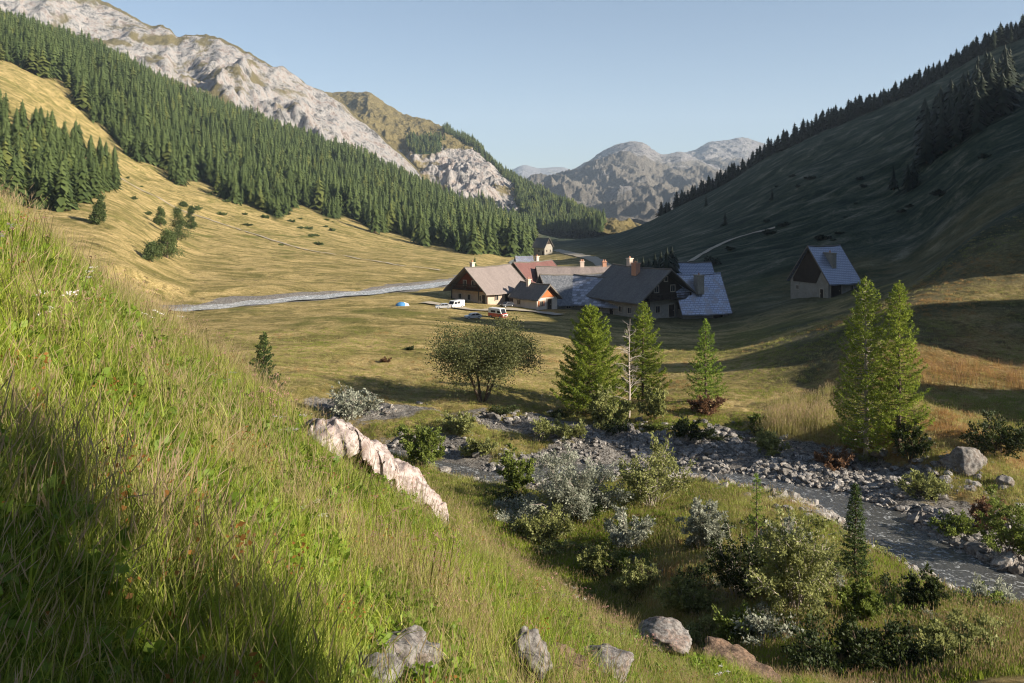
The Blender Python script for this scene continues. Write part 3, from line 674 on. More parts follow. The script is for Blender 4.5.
def house(name, label, px, py, Y, th, L, W, he, hr, roof, wall='stone_wall', boards=None, zb=None, oh=.7, og=.7, wins=(), doors=(), chims=(), z=None, sink=0., group=None, ridge_cap=True, balc=(), asym=None):
    X = (px-CX)/F*Y; zz = H(X, Y)-sink if z is None else z
    e = empty(name, (X, Y, zz), math.radians(th)); tag(e, label, 'house' if 'barn' not in name else 'barn', group)
    sl = (hr-he)/(W/2)
    top = .52
    m = MB(); m.prism([(-W/2, -3), (W/2, -3), (W/2, he-top), (0, hr-top), (-W/2, he-top)], -L/2, L/2); m.build('wall', M[wall], e)
    zb = he if zb is None else zb
    if boards:
        m = MB()
        for s in (-1, 1):
            a, b = (L/2+.01, L/2+.09) if s > 0 else (-L/2-.09, -L/2-.01)
            if zb < he: m.prism([(-W/2, zb), (W/2, zb), (W/2, he-top-.02), (0, hr-top-.02), (-W/2, he-top-.02)], a, b)
            else:
                yy = (hr-zb)/sl; m.prism([(-yy, zb-top), (yy, zb-top), (0, hr-top-.02)], a, b)
        m.build('gable_boards', M[boards], e)
    hx = L/2+og; ye = W/2+oh; ze = he-oh*sl; th_ = .2
    m = MB()
    rs_ = np.random.default_rng(abs(hash((px, py))) % 9999); nx_, ny_ = 16, 7; sag = rs_.uniform(.10, .24); ph = rs_.uniform(0, 6)
    fz = lambda x, v: -sag*(1-(x/hx)**2)*(1-.3*v)-.05*(1-(x/hx)**2)*math.sin(x*1.7+ph+v*3)
    for s in (-1, 1):
        P_ = [(-hx+2*hx*i/nx_, s*ye*j/ny_, hr+(ze-hr)*j/ny_+fz(-hx+2*hx*i/nx_, j/ny_)) for i in range(nx_+1) for j in range(ny_+1)]
        Q_ = [(a, b, c-th_) for a, b, c in P_]; n_ = len(P_); k_ = ny_+1; F_ = []
        for i in range(nx_):
            for j in range(ny_):
                a = i*k_+j; F_ += [(a, a+1, a+k_+1, a+k_), (n_+a, n_+a+k_, n_+a+k_+1, n_+a+1)]
            a = i*k_; b = a+ny_; F_ += [(a, a+k_, n_+a+k_, n_+a), (b, n_+b, n_+b+k_, b+k_)]
        for j in range(ny_):
            a = j; b = nx_*k_+j; F_ += [(a, n_+a, n_+a+1, a+1), (b, b+1, n_+b+1, n_+b)]
        m.add(P_+Q_, F_)
    r = m.build('roof', M[roof], e)
    # sagging, uneven skin of the old roof
    m = MB(); [m.tube((-hx+2*hx*i/12-.02, 0, hr+.02+fz(-hx+2*hx*i/12, 0)), (-hx+2*hx*(i+1)/12+.02, 0, hr+.02+fz(-hx+2*hx*(i+1)/12, 0)), .13) for i in range(12)]; m.build('ridge_cap', M['wood_grey' if 'metal' not in roof else 'roof_blue'], r)
    m = MB()
    for s in (-1, 1):
        for g in (-1, 1):
            x = g*(hx+.03); m.prism([(0, hr+.06), (s*(ye+.03), ze+.06), (s*(ye+.03), ze-.24), (0, hr-.24)], x-.05, x+.05)
    m.build('barge_board', M['wood_grey'], r)
    for c in chims: chimney(r, *c)
    for a in wins: opening(e, a[0], a[1], a[2], a[3], a[4], L, W, shutter=(a[5] if len(a) > 5 else None), proud=.09 if (boards and a[0] in 'lr' and a[2] > zb-.3) else 0)
    for a in doors: opening(e, a[0], a[1], a[2], a[3], a[4], L, W, door=True, proud=.09 if (boards and a[0] in 'lr' and a[2] > zb-.3) else 0)
    for side, z0, half, deep in balc:
        m = MB(); sg = 1 if side == 'r' else -1; xx = sg*(L/2+.1)
        x0, x1 = sorted((xx, xx+sg*deep)); m.box(x0, x1, -half, half, z0, z0+.14)
        xa, xb = sorted((xx+sg*(deep-.08), xx+sg*deep)); m.box(xa, xb, -half, half, z0+.95, z0+1.08); m.box(xa, xb, -half, half, z0+.55, z0+.62)
        n = int(half*2/.28)
        for k in range(n+1):
            y = -half+k*2*half/n; m.box(xa+.01, xb-.01, y-.04, y+.04, z0+.14, z0+.95)
        for y in (-half+.1, 0, half-.1): m.box(xa-.04, xb+.04, y-.07, y+.07, -.5 if abs(y) > .1 else z0, z0+1.1)
        m.build('balcony', M['wood_dark'], e)
    return e, r
M['shut'] = M['wood_orange']
house('timber_barn', 'weathered stone barn with red timber gable and broad pale pink roof, leftmost in the hamlet', 488, 303, 158, 47, 9.5, 9.2, 2.9, 6.6, 'roof_pink', 'stone_warm', 'wood_red', 2.3, .9, 1.3,
    wins=[('l', -2.6, .7, .7, .9), ('l', 0.1, .7, .7, .9), ('l', 2.5, .7, .7, .9), ('l', -1.1, 3.3, .7, .8), ('l', 1.1, 3.3, .7, .8), ('f', -2.5, .8, .8, .9), ('f', 2.6, .8, .8, .9)], doors=[('f', 0.2, 0, 1.1, 1.9), ('l', -3.7, 0, .9, 1.8)],
    chims=[(-3.2, .9, 5.2, 7.3, .7, .6, 'chim_pale')], balc=[('l', 2.5, 3.6, 1.1)])
house('stone_cottage', 'small cottage with sunlit orange gable and brown shingle roof beside the red timber barn', 535, 304, 152, -50, 6.4, 4.8, 2.4, 4.5, 'roof_grey', 'render_wall', 'wood_orange', 2.75, .5, .8,
    wins=[('r', -1.4, .8, .6, .8, 'wood_orange'), ('f', -1.6, .8, .7, .7)], doors=[('r', .5, 0, 1.0, 1.9)], chims=[(-1.2, -.5, 3.6, 5.1, .6, .6, 'chim_pale')])
house('red_roofed_barn', 'barn with dull red sheet roof behind the small cottage', 533, 292, 178, 42, 9.5, 8.5, 3.6, 7.0, 'roof_red', 'render_wall', 'wood_dark', 3.2, .7, .8,
    wins=[('l', -1.5, 1.2, .7, .8), ('l', 1.5, 1.2, .7, .8)], doors=[('f', 0, 0, 1.1, 2)], chims=[(1.5, .4, 6.2, 7.9, .7, .6, 'chim_pale')])
house('long_house', 'long low house with pale pink roof and white front wall behind the slate roof', 575, 291, 176, 6, 15, 6.5, 4.6, 6.6, 'roof_pink', 'render_wall', None, None, .4, .6,
    wins=[('f', -5.5, 2.9, .8, .9, 'wood_dark'), ('f', -3.2, 2.9, .8, .9, 'wood_dark'), ('f', -.9, 2.9, .8, .9)], chims=[(1.5, .2, 6.2, 7.6, .8, .7, 'chim_pale', 2), (6.2, .2, 6.2, 7.5, .8, .7, 'brick', 2)])
house('slate_barn', 'broad barn with a big grey slate roof in the middle of the hamlet', 573, 301, 160, 17, 11.5, 11, 1.9, 6.2, 'roof_slate', 'stone_wall', 'wood_dark', 2.2, .9, .8,
    wins=[('f', -3, .5, .8, .8), ('l', -1.5, 1.0, .8, .8), ('l', 1.8, 1.0, .8, .8)], doors=[('f', 1.5, -.3, 1.6, 1.7)])
house('patched_barn', 'barn whose sloping roof is a patchwork of dark shingles and bluish sheets', 604, 308, 156, -38, 12, 10, 2.0, 6.0, 'roof_patch', 'stone_wall', 'wood_dark', 2.2, .8, .7,
    wins=[('f', -3.5, .6, .8, .8), ('f', 2, .6, .8, .8), ('r', 0, 1.2, .8, .9)], doors=[('f', -.6, -.3, 1.4, 1.9)])
house('chalet', 'large dark timber chalet with a wide grey gable roof and two brick chimneys', 641, 313, 152, -57, 12.5, 12.6, 3.6, 8.3, 'roof_grey', 'stone_wall', 'wood_dark', 2.9, .9, 1.5,
    wins=[('r', -4.2, .9, .9, 1.1), ('r', -1.8, .9, .9, 1.1), ('r', 3.9, .8, .8, 1.0), ('r', -2.2, 4.4, .9, 1.0), ('r', 1.6, 4.4, .9, 1.0), ('r', 0, 6.2, .7, .7), ('f', -3, .9, .8, .9), ('f', 1.8, .9, .8, .9), ('f', 4.2, .9, .8, .9)],
    doors=[('r', 1.4, 0, 1.3, 2.1), ('f', -.6, 0, 1.2, 2.0)], chims=[(-3.4, .3, 7.6, 9.6, .9, .8, 'chim_pale'), (.2, -1.4, 6.8, 9.0, 1.2, 1.0, 'brick', 2)], balc=[('r', 3.1, 4.9, 1.2)])
house('metal_roofed_house', 'stone house with a steep patchy pale blue metal roof beside the big chalet', 696, 317, 151, 13, 8.4, 7.6, 1.9, 7.4, 'roof_metal', 'stone_wall', 'wood_dark', 2.0, .7, .5,
    wins=[('f', -2.6, .5, .7, .8)], doors=[('f', 2.3, 0, 1.8, 1.5)], chims=[(-.4, -2.0, 4.0, 7.3, 1.2, 1.7, 'stone_wall')])
house('metal_roofed_house', 'small house with a plain dull blue metal roof, up behind the patchy metal roof', 693, 290, 176, 3, 7.0, 6.5, 3.6, 6.4, 'roof_blue', 'stone_wall', None, None, .6, .3, wins=[('f', -1.8, 1.2, .7, .8), ('f', 1.8, 1.2, .7, .8)], sink=-1.0)
house('hay_barn', 'solitary tall stone barn with a steep blue-grey roof on the slope right of the hamlet', 824, 302, 150, 27, 7.2, 8.6, 3.0, 8.6, 'roof_blue', 'stone_wall', None, None, .5, .35,
    wins=[('f', 1.9, 1.0, .6, .8), ('l', 2.6, .9, .5, .6)], doors=[('f', -1.8, 0, 2.5, 2.2), ('l', -2.9, -.2, .7, 1.5)], chims=[(-.6, -1.9, 4.8, 7.4, .9, 2.0, 'stone_wall')])
# open board-clad loft of the solitary barn: its recess shade drawn as a flat dark panel
h_ = [o for o in col.objects if o.get('label', '').startswith('solitary')][0]
m = MB(); m.prism([(-1.6, 2.2), (3.6, 2.2), (3.6, 2.9), (.0, 8.2), (-2.8, 4.4)], -3.68, -3.61); m.build('gable_boards', M['wood_dark'], h_)
house('stone_house', 'tiny far-off stone house with a pointed gable above the road up the valley', 543, 249, 430, -40, 7, 6.5, 4.5, 8.5, 'roof_grey', 'stone_wall', 'wood_dark', 6, .6, .6, wins=[('r', -1.5, 1.5, .9, 1.2), ('r', 1.5, 1.5, .9, 1.2), ('f', 0, 1.5, .9, 1.2)], doors=[('f', 2.5, 0, 1.1, 2)])
house('stone_house', 'tiny far-off shed with a pale blue roof beyond the red roof', 524, 262, 300, 10, 5, 4, 2.2, 3.8, 'roof_metal', 'stone_wall', None, wins=[('f', 0, .8, .8, .8)])

# ------------------------------------------------------------------ vehicles, tent
def carpaint(name, c):
    t = NT(name, .28, .5); t.color(c); t.b.inputs['Coat Weight'].default_value = .4; return t.m
M['car_white'] = carpaint('white_car_paint', (.75, .75, .74)); M['car_silver'] = carpaint('silver_car_paint', (.42, .43, .45)); M['car_dark'] = carpaint('dark_car_paint', (.05, .055, .07)); M['car_red'] = carpaint('red_car_paint', (.55, .05, .03))
M['tyre'] = plain('tyre_rubber', (.02, .02, .02), .9); M['steel'] = plain('wheel_steel', (.5, .5, .5), .4); M['lampglass'] = plain('lamp_glass', (.7, .68, .6), .2); M['redlamp'] = plain('red_lamp_glass', (.4, .03, .02), .3)
def vehicle(name, label, px, py, th, L, Wd, prof, glassprof, paint, lower=None):
    X, Y, Z = hit(px, py, 90); e = empty(name, (X, Y, Z+.05), math.radians(th)); e.scale = (.58,)*3; tag(e, label, name.replace('_', ' '))
    m = MB(); m.prism(prof, -Wd/2, Wd/2, 'y'); b = m.build('body', M[paint], e, .06)
    if lower:
        m = MB(); m.prism(lower, -Wd/2-.012, Wd/2+.012, 'y'); m.build('lower_panel', M['car_red'], e, .02)
    m = MB()
    for g in glassprof: m.prism(g, -Wd/2-.015, Wd/2+.015, 'y')
    m.build('side_window', M['glass'], e)
    zt = max(z for x, z in prof); xs = [x for x, z in prof if z > zt*.55]
    m = MB(); a, b2 = prof[2], prof[3]
    m.add([(a[0]-.02, -Wd*.42, a[1]+.03), (a[0]-.02, Wd*.42, a[1]+.03), (b2[0]-.02, Wd*.38, b2[1]-.03), (b2[0]-.02, -Wd*.38, b2[1]-.03)], [(0, 1, 2, 3)]); m.build('windscreen', M['glass'], e)
    for x in (-L*.31, L*.31):
        for s in (-1, 1):
            m = MB(); m.tube((x, s*(Wd/2-.2), .32), (x, s*(Wd/2+.02), .32), .33, n=16); w_ = m.build('wheel', M['tyre'], e)
            m = MB(); m.tube((x, s*(Wd/2+.02), .32), (x, s*(Wd/2+.04), .32), .19, n=12); m.build('rim', M['steel'], w_)
    for s in (-1, 1):
        m = MB(); m.box(-L/2-.03, -L/2+.05, s*Wd*.36-.16, s*Wd*.36+.16, .62, .8); m.build('headlight', M['lampglass'], e)
        m = MB(); m.box(L/2-.05, L/2+.03, s*Wd*.4-.1, s*Wd*.4+.1, .65, .95); m.build('tail_light', M['redlamp'], e)
def carprof(L): h = L/2; return [(-h, .3), (-h, .75), (-h*.5, .92), (-h*.18, 1.42), (h*.55, 1.46), (h*.92, .98), (h, .85), (h, .3)]
def carglass(L): h = L/2; return [[(-h*.4, .95), (-h*.15, 1.34), (h*.16, 1.38), (h*.16, .95)], [(h*.21, .95), (h*.21, 1.38), (h*.5, 1.37), (h*.78, .98)]]
def vanprof(L, zt): h = L/2; return [(-h, .3), (-h, .95), (-h*.82, 1.15), (-h*.62, zt-.1), (-h*.45, zt), (h*.97, zt), (h, zt-.15), (h, .3)]
vehicle('van', 'white van parked beside the red timber barn', 456, 308, 52, 5.2, 2.0, vanprof(5.2, 2.1), [[(-1.9, 1.15), (-1.5, 1.85), (-.7, 1.85), (-.7, 1.15)], [(-.5, 1.2), (-.5, 1.85), (.6, 1.85), (.6, 1.2)]], 'car_white')
vehicle('camper_van', 'camper van with white roof and red lower body at the farm track', 498, 318, 140, 5.0, 2.1, vanprof(5.0, 2.5), [[(-1.8, 1.35), (-1.4, 1.95), (-.6, 1.95), (-.6, 1.35)], [(0, 1.4), (0, 1.95), (1.6, 1.95), (1.6, 1.4)]], 'car_white', [(-2.5, .32), (-2.5, .9), (-2.1, 1.2), (2.5, 1.25), (2.5, .32)])
vehicle('car', 'silver car parked in the grass left of the camper van', 473, 319, 20, 4.3, 1.75, carprof(4.3), carglass(4.3), 'car_silver')
vehicle('car', 'dark car parked in front of the small cottage', 507, 307, 40, 4.3, 1.8, carprof(4.3), carglass(4.3), 'car_dark')
vehicle('car', 'pale car at the left end of the farm track, beside the white van', 443, 309, 10, 4.2, 1.7, carprof(4.2), carglass(4.2), 'car_silver')
X, Y, Z = hit(401, 306, 90); e = empty('tent', (X, Y, Z), math.radians(15)); e.scale = (.5,)*3; tag(e, 'small blue and white dome tent on the meadow', 'tent')
V = []; Fc = []
for i in range(9):
    for j in range(17):
        a = i/8*math.pi/2; b = j/16*6.283; V.append((1.7*math.cos(a)*math.cos(b)*(1+.06*math.cos(4*b)), 1.2*math.cos(a)*math.sin(b)*(1+.06*math.cos(4*b)), 1.3*math.sin(a)))
for i in range(8):
    for j in range(16): Fc.append((i*17+j, i*17+j+1, (i+1)*17+j+1, (i+1)*17+j))
M['tent_blue'] = plain('blue_tent_fabric', (.06, .20, .42), .7, .1); mesh('canopy', V, Fc, M['tent_blue'], e, smooth=True)
m = MB(); m.add([(1.2, -1.0, .02), (2.6, -.6, .02), (2.6, .6, .02), (1.2, 1.0, .02), (1.0, 0, 1.15), (2.3, 0, .8)], [(0, 1, 5, 4), (3, 4, 5, 2), (1, 2, 5)]); m.build('porch', M['white'], e)
m = MB()
for s in (-1, 1): m.tube((-1.7, s*.5, .0), (0, 0, 1.34), .025); m.tube((1.7, s*.5, .0), (0, 0, 1.34), .025)
m.build('pole', M['steel'], e)

# ------------------------------------------------------------------ trees and bushes seen close enough to show leaves
def frame(d):
    d = d/np.linalg.norm(d); a = np.cross(d, (0, 0, 1) if abs(d[2]) < .9 else (1, 0, 0)); a /= np.linalg.norm(a); return d, a, np.cross(d, a)
class Tree:
    def __init__(s, seed): s.r = np.random.default_rng(seed); s.wV = []; s.wF = []; s.P = []; s.D = []; s.L = []; s.W = []; s.v = []
    def limb(s, pts, r0, r1, n=5):
        pts = np.asarray(pts, float); i0 = sum(len(v) for v in s.wV); k = len(pts)
        T = np.gradient(pts, axis=0); V = []
        for j in range(k):
            d, a, b = frame(T[j]+1e-6); r = r0+(r1-r0)*j/(k-1)
            ang = np.arange(n)/n*6.283; V.append(pts[j]+r*(np.cos(ang)[:, None]*a+np.sin(ang)[:, None]*b))
        s.wV.append(np.concatenate(V))
        f = [(i0+j*n+m, i0+j*n+(m+1) % n, i0+(j+1)*n+(m+1) % n, i0+(j+1)*n+m) for j in range(k-1) for m in range(n)]; s.wF += f
    def leaves(s, P, D, L, W, v): s.P.append(P); s.D.append(D); s.L.append(np.broadcast_to(L, len(P))); s.W.append(np.broadcast_to(W, len(P))); s.v.append(np.broadcast_to(v, len(P)))
    def leafmesh(s):
        P = np.concatenate(s.P); D = np.concatenate(s.D); L = np.concatenate(s.L)[:, None]; W = np.concatenate(s.W)[:, None]; v = np.concatenate(s.v)
        D = D/np.linalg.norm(D, axis=1)[:, None]; q = s.r.normal(size=D.shape); A = np.cross(D, q); A /= np.linalg.norm(A, axis=1)[:, None]+1e-9
        V = np.stack([P, P+D*L*.45+A*W, P+D*L, P+D*L*.45-A*W], 1).reshape(-1, 3); n = len(P)
        return V, np.arange(4*n).reshape(n, 4), np.repeat(v, 4)
    def build(s, name, loc, leaf, bark, label, cat, group=None, rz=0, leafname='crown', trunkname='trunk', scale=1):
        e = empty(name, loc, rz); e.scale = (scale,)*3; tag(e, label, cat, group)
        if s.P: V, Fc, A = s.leafmesh(); mesh(leafname, V, Fc, leaf, e, dict(v=A))
        if s.wV: mesh(trunkname, np.concatenate(s.wV), np.array(s.wF), bark, e, smooth=True)
        return e
def larch(seed, h, rad, dens=1., crown0=.06, droop=.15, r0=None, upturn=.5, gap=.0, nbr=1., top=.85, leaf=.10, needles=None, cone=.85):
    t = Tree(seed); r = t.r
    bend = np.cumsum(r.normal(0, .012, 12))*h*.15
    zs = np.linspace(-.3, h, 12); tr = np.c_[bend-bend[0], np.roll(bend, 3)*.5, zs]; tr[0, :2] = 0
    t.limb(tr, r0 or h*.016, .012, 7)
    nb = int(h*15*nbr)
    for i in range(nb):
        f = crown0+(1-crown0)*((i+r.uniform())/nb); z = f*h
        prof = (1-f)**cone*min(1, .55+f*3)
        L = rad*prof*r.uniform(.62, 1.12)+.10*rad*.6
        if r.uniform() < gap: continue
        a = i*2.399+r.uniform(-.4, .4); bx = np.interp(z, zs, tr[:, 0]); by = np.interp(z, zs, tr[:, 1])
        n = 6; u = np.linspace(0, 1, n); dz = -droop*L*np.sin(u*2.2)+upturn*L*u**2.2*.55+f*L*.25*u
        side = r.normal(0, .08)*L
        ca, sa = math.cos(a), math.sin(a)
        pts = np.c_[bx+ca*L*u-sa*side*u**2, by+sa*L*u+ca*side*u**2, z+dz]
        t.limb(pts, .012+.012*L, .004, 3)
        # side twigs carrying tufts
        m = max(4, int(L*13*dens)); uu = r.uniform(.12, 1, m)**.8
        B = np.stack([np.interp(uu, u, pts[:, k]) for k in range(3)], 1)
        sg = r.choice([-1, 1], m); tl = L*.34*(1.05-uu)*r.uniform(.5, 1.2, m)+.10
        td = np.stack([ca*.55-sa*sg*.85, sa*.55+ca*sg*.85, np.full(m, 0)-.12+r.normal(0, .18, m)], 1); td /= np.linalg.norm(td, axis=1)[:, None]
        k = 6
        w = r.uniform(0, 1, (m, k)); Pn = B[:, None]+td[:, None]*(tl[:, None]*w)[..., None]
        Dn = td[:, None]*.5+r.normal(0, .55, (m, k, 3)); Dn[..., 2] += .30
        v = np.clip(.5+.5*(r.uniform(-.5, .5)+r.normal(0, .3, (m, k))), 0, 1)
        ll = leaf*r.uniform(.7, 1.5, m*k)
        t.leaves(Pn.reshape(-1, 3), Dn.reshape(-1, 3), ll, ll*.17, v.ravel())
        # tufts on the bough itself
        k2 = int(6+L*16*dens); uu = r.uniform(.1, 1.03, k2); B = np.stack([np.interp(uu, u, pts[:, k]) for k in range(3)], 1)
        t.leaves(B, r.normal(0, .6, (k2, 3))+[ca*.3, sa*.3, .35], leaf*r.uniform(.8, 1.4, k2), leaf*.18, np.clip(r.normal(.6, .25, k2), 0, 1))
    k = 40; t.leaves(np.c_[np.full(k, tr[-1, 0])+r.normal(0, .03, k), np.full(k, tr[-1, 1])+r.normal(0, .03, k), h*r.uniform(.93, 1.02, k)], r.normal(0, .4, (k, 3))+[0, 0, .8], leaf, leaf*.18, .7)
    return t
def shrub(seed, rx, ry, h, nstem=16, leaf=.07, lw=.3, nleaf=9000, base=.0, clump=.5, stemr=.018, flat=1., trunk=None):
    """many-stemmed bush: stems fan out, twigs fork, leaves gather in clumps near the twig tips"""
    t = Tree(seed); r = t.r; tips = []
    for i in range(nstem):
        a = r.uniform(0, 6.283); q = math.sqrt(r.uniform(.02, 1)); zz = h*(r.uniform(.55, 1.0))*math.sqrt(max(.12, 1-q*q*.8))
        e = np.array([math.cos(a)*q*rx, math.sin(a)*q*ry, zz])
        b = np.array([math.cos(a)*q*rx*.18, math.sin(a)*q*ry*.18, -.1]) if trunk is None else np.array([0, 0, trunk*r.uniform(.7, 1)])
        u = np.linspace(0, 1, 6)[:, None]; pts = b+(e-b)*u; pts[:, 2] = b[2]+(e[2]-b[2])*u[:, 0]**.75; pts[1:-1] += r.normal(0, .035, (4, 3))*h*.5
        t.limb(pts, stemr*(1.6 if trunk else 1), .005, 4)
        for j in range(9):
            f = r.uniform(.25, 1); p = np.array([np.interp(f, u[:, 0], pts[:, k]) for k in range(3)])
            d = r.normal(0, 1, 3)+[math.cos(a)*.6, math.sin(a)*.6, .5]; d /= np.linalg.norm(d); L = r.uniform(.12, .34)*min(rx, h)
            q_ = p+d*L; 
            if q_[2] < base+.1: q_[2] = base+.12
            t.limb([p, (p+q_)/2+r.normal(0, .02, 3), q_], .007*(h/1.5), .003, 3); tips.append((p, q_, r.uniform()))
    if trunk is not None:
        t.limb([(0, 0, -.3), (.05, .02, trunk*.5), (.0, .0, trunk)], stemr*3.2, stemr*2.0, 8)
    P0 = np.array([a for a, b, c in tips]); P1 = np.array([b for a, b, c in tips]); C_ = np.array([c for a, b, c in tips])
    if nleaf:
        k = r.integers(0, len(tips), nleaf); f = r.uniform(.15, 1.05, nleaf)[:, None]
        P = P0[k]+(P1[k]-P0[k])*f+r.normal(0, clump*.16*min(rx, h)*.5, (nleaf, 3)); P[:, 2] = np.maximum(P[:, 2], .03)
        D = (P1-P0)[k]/np.linalg.norm((P1-P0)[k], axis=1)[:, None]+r.normal(0, .6, (nleaf, 3))+[0, 0, .25]
        l = leaf*r.uniform(.6, 1.4, nleaf); t.leaves(P, D, l, l*lw, np.clip(C_[k]*.6+r.uniform(0, .5, nleaf), 0, 1))
    return t
M['larch'] = leafmat('larch_needles', (.085, .14, .016), (.34, .40, .05), .45, .06)
M['spruce'] = leafmat('spruce_needles', (.028, .055, .014), (.09, .13, .03), .25, .06)
M['young'] = leafmat('young_larch_needles', (.08, .14, .02), (.27, .37, .05), .4, .06)
M['willow'] = leafmat('silver_willow_leaves', (.15, .165, .115), (.46, .47, .38), .35, .1)
M['greenleaf'] = leafmat('green_shrub_leaves', (.07, .10, .018), (.24, .29, .06), .4, .1)
M['oliveleaf'] = leafmat('olive_shrub_leaves', (.13, .15, .04), (.34, .35, .13), .4, .1)
M['roundleaf'] = leafmat('dusty_green_tree_leaves', (.045, .055, .018), (.19, .20, .075), .35, .1)
M['redleaf'] = leafmat('red_brown_shrub_leaves', (.09, .045, .025), (.25, .14, .075), .35, .1)
M['darkleaf'] = leafmat('dark_shrub_leaves', (.018, .03, .008), (.06, .08, .02), .3, .1)
def at(px, Y, dz=0): X = (px-CX)/F*Y; return (X, Y, H(X, Y)-.1+dz)
def hh(py0, py1, Y): return (py1-py0)/F*Y
def stand(px, py, y0=24):
    X, Y, Z = hit(px, py, y0); return (X, Y, Z-.08), Y
def put_larch(px, pyb, pyt, wpx, seed, label, mat='larch', name='larch_tree', cat='larch', y0=24, bark='bark', **k):
    loc, Y = stand(px, pyb, y0); h = hh(pyt, pyb, Y); rad = wpx/2/F*Y
    larch(seed, h, rad, **k).build(name, loc, M[mat], M[bark], label, cat); return loc
put_larch(590, 412, 306, 84, 1, 'broad bright green larch on the stream bank, left of the bare pale tree', dens=1.7, nbr=1.7, cone=.62, leaf=.13)
put_larch(643, 402, 303, 62, 2, 'slender green larch just right of the bare pale tree', dens=1.2, nbr=1.25, leaf=.13, cone=.75)
put_larch(706, 402, 320, 50, 3, 'small larch standing alone on the grass right of the bare tree', 'young', dens=1.0, nbr=1.0, leaf=.13, upturn=.6)
put_larch(866, 457, 280, 76, 4, 'tall yellow-green larch with white trunk by the right bank, the taller of two', dens=1.2, nbr=1.15, leaf=.12, crown0=.05, upturn=.7, bark='bark_pale', cone=.6)
put_larch(899, 452, 284, 62, 5, 'yellow-green larch directly behind and right of the white-trunked larch', dens=1.2, nbr=1.15, leaf=.12, upturn=.7, cone=.6, crown0=.1)
put_larch(855, 580, 484, 38, 6, 'small dark spruce beside the silver bushes above the stream', 'spruce', 'spruce_sapling', 'spruce', dens=2.0, nbr=2.2, leaf=.075)
put_larch(757, 572, 474, 30, 7, 'spindly light green larch sapling among the grey bushes', 'young', 'larch_sapling', 'larch', dens=.9, nbr=1.0, leaf=.075, gap=.15)
# dead pale tree
loc, Y = stand(629, 418); h = hh(318, 418, Y); t = Tree(9); r = t.r
t.limb([(0, 0, -.3), (.05, 0, h*.3), (.0, .05, h*.6), (.08, 0, h)], .10, .012, 7)
for i in range(46):
    f = r.uniform(.18, .98); a = r.uniform(0, 6.28); L = (1.25*(1-f)+.35)*r.uniform(.5, 1.2); p = np.array([.02, .01, f*h]); d = np.array([math.cos(a), math.sin(a), r.uniform(.2, .7)])
    q = p+d*L*.6; e_ = q+(d+r.normal(0, .25, 3))*L*.5; t.limb([p, q, e_], .024, .006, 4)
    for j in range(6):
        g = r.uniform(.3, 1); s_ = p+(e_-p)*g; dd = d+r.normal(0, .6, 3); t.limb([s_, s_+dd*L*.28], .009, .004, 3)
t.build('bare_tree', loc, None, M['bark_pale'], 'leafless pale tree standing between the two larches', 'tree')
# round broadleaf tree on the bank
def broadleaf(seed, rx, h, label, px, py, mat='roundleaf', cz=.62, n=26000, leaf=.10, name='broadleaf_tree', cat='tree', bark='bark', y0=24):
    loc, Y = stand(px, py, y0); t = Tree(seed); r = t.r
    C = []
    for s in range(4):
        a = s*1.6+r.uniform(0, 1); b0 = np.array([.12*math.cos(a), .12*math.sin(a), -.2]); e_ = np.array([rx*.35*math.cos(a), rx*.35*math.sin(a), h*.52]); t.limb([b0, (b0+e_)/2+r.normal(0, .12, 3), e_], .14, .07, 6)
        for k in range(9):
            b = r.uniform(0, 6.28); q = math.sqrt(r.uniform(.1, 1)); u = r.uniform(-.6, 1)
            c = np.array([rx*.92*q*math.cos(b), rx*.8*q*math.sin(b), h*cz+h*.36*u*math.sqrt(1-q*q*.75)]); t.limb([e_*r.uniform(.6, 1), (e_+c)/2+r.normal(0, .15, 3), c], .05, .012, 4); C.append(c)
            for j in range(3): c2 = c+r.normal(0, .28, 3)*rx*.45; t.limb([c, c2], .014, .005, 3); C.append(c2)
    C = np.array(C); k = r.integers(0, len(C), n); P = C[k]+r.normal(0, rx*.105, (n, 3))*[1.25, 1.25, .8]
    vv = r.uniform(0, .6, len(C)); l = leaf*r.uniform(.6, 1.4, n); t.leaves(P, r.normal(0, 1, (n, 3)), l, l*.36, np.clip(vv[k]+r.uniform(0, .4, n), 0, 1))
    return t.build(name, loc, M[mat], M[bark], label, cat)
_, Yb = stand(485, 402)
broadleaf(12, 52/F*Yb, hh(328, 402, Yb), 'round-crowned broadleaf tree with dark forked trunk at the field edge', 482, 402, n=34000, leaf=.13)
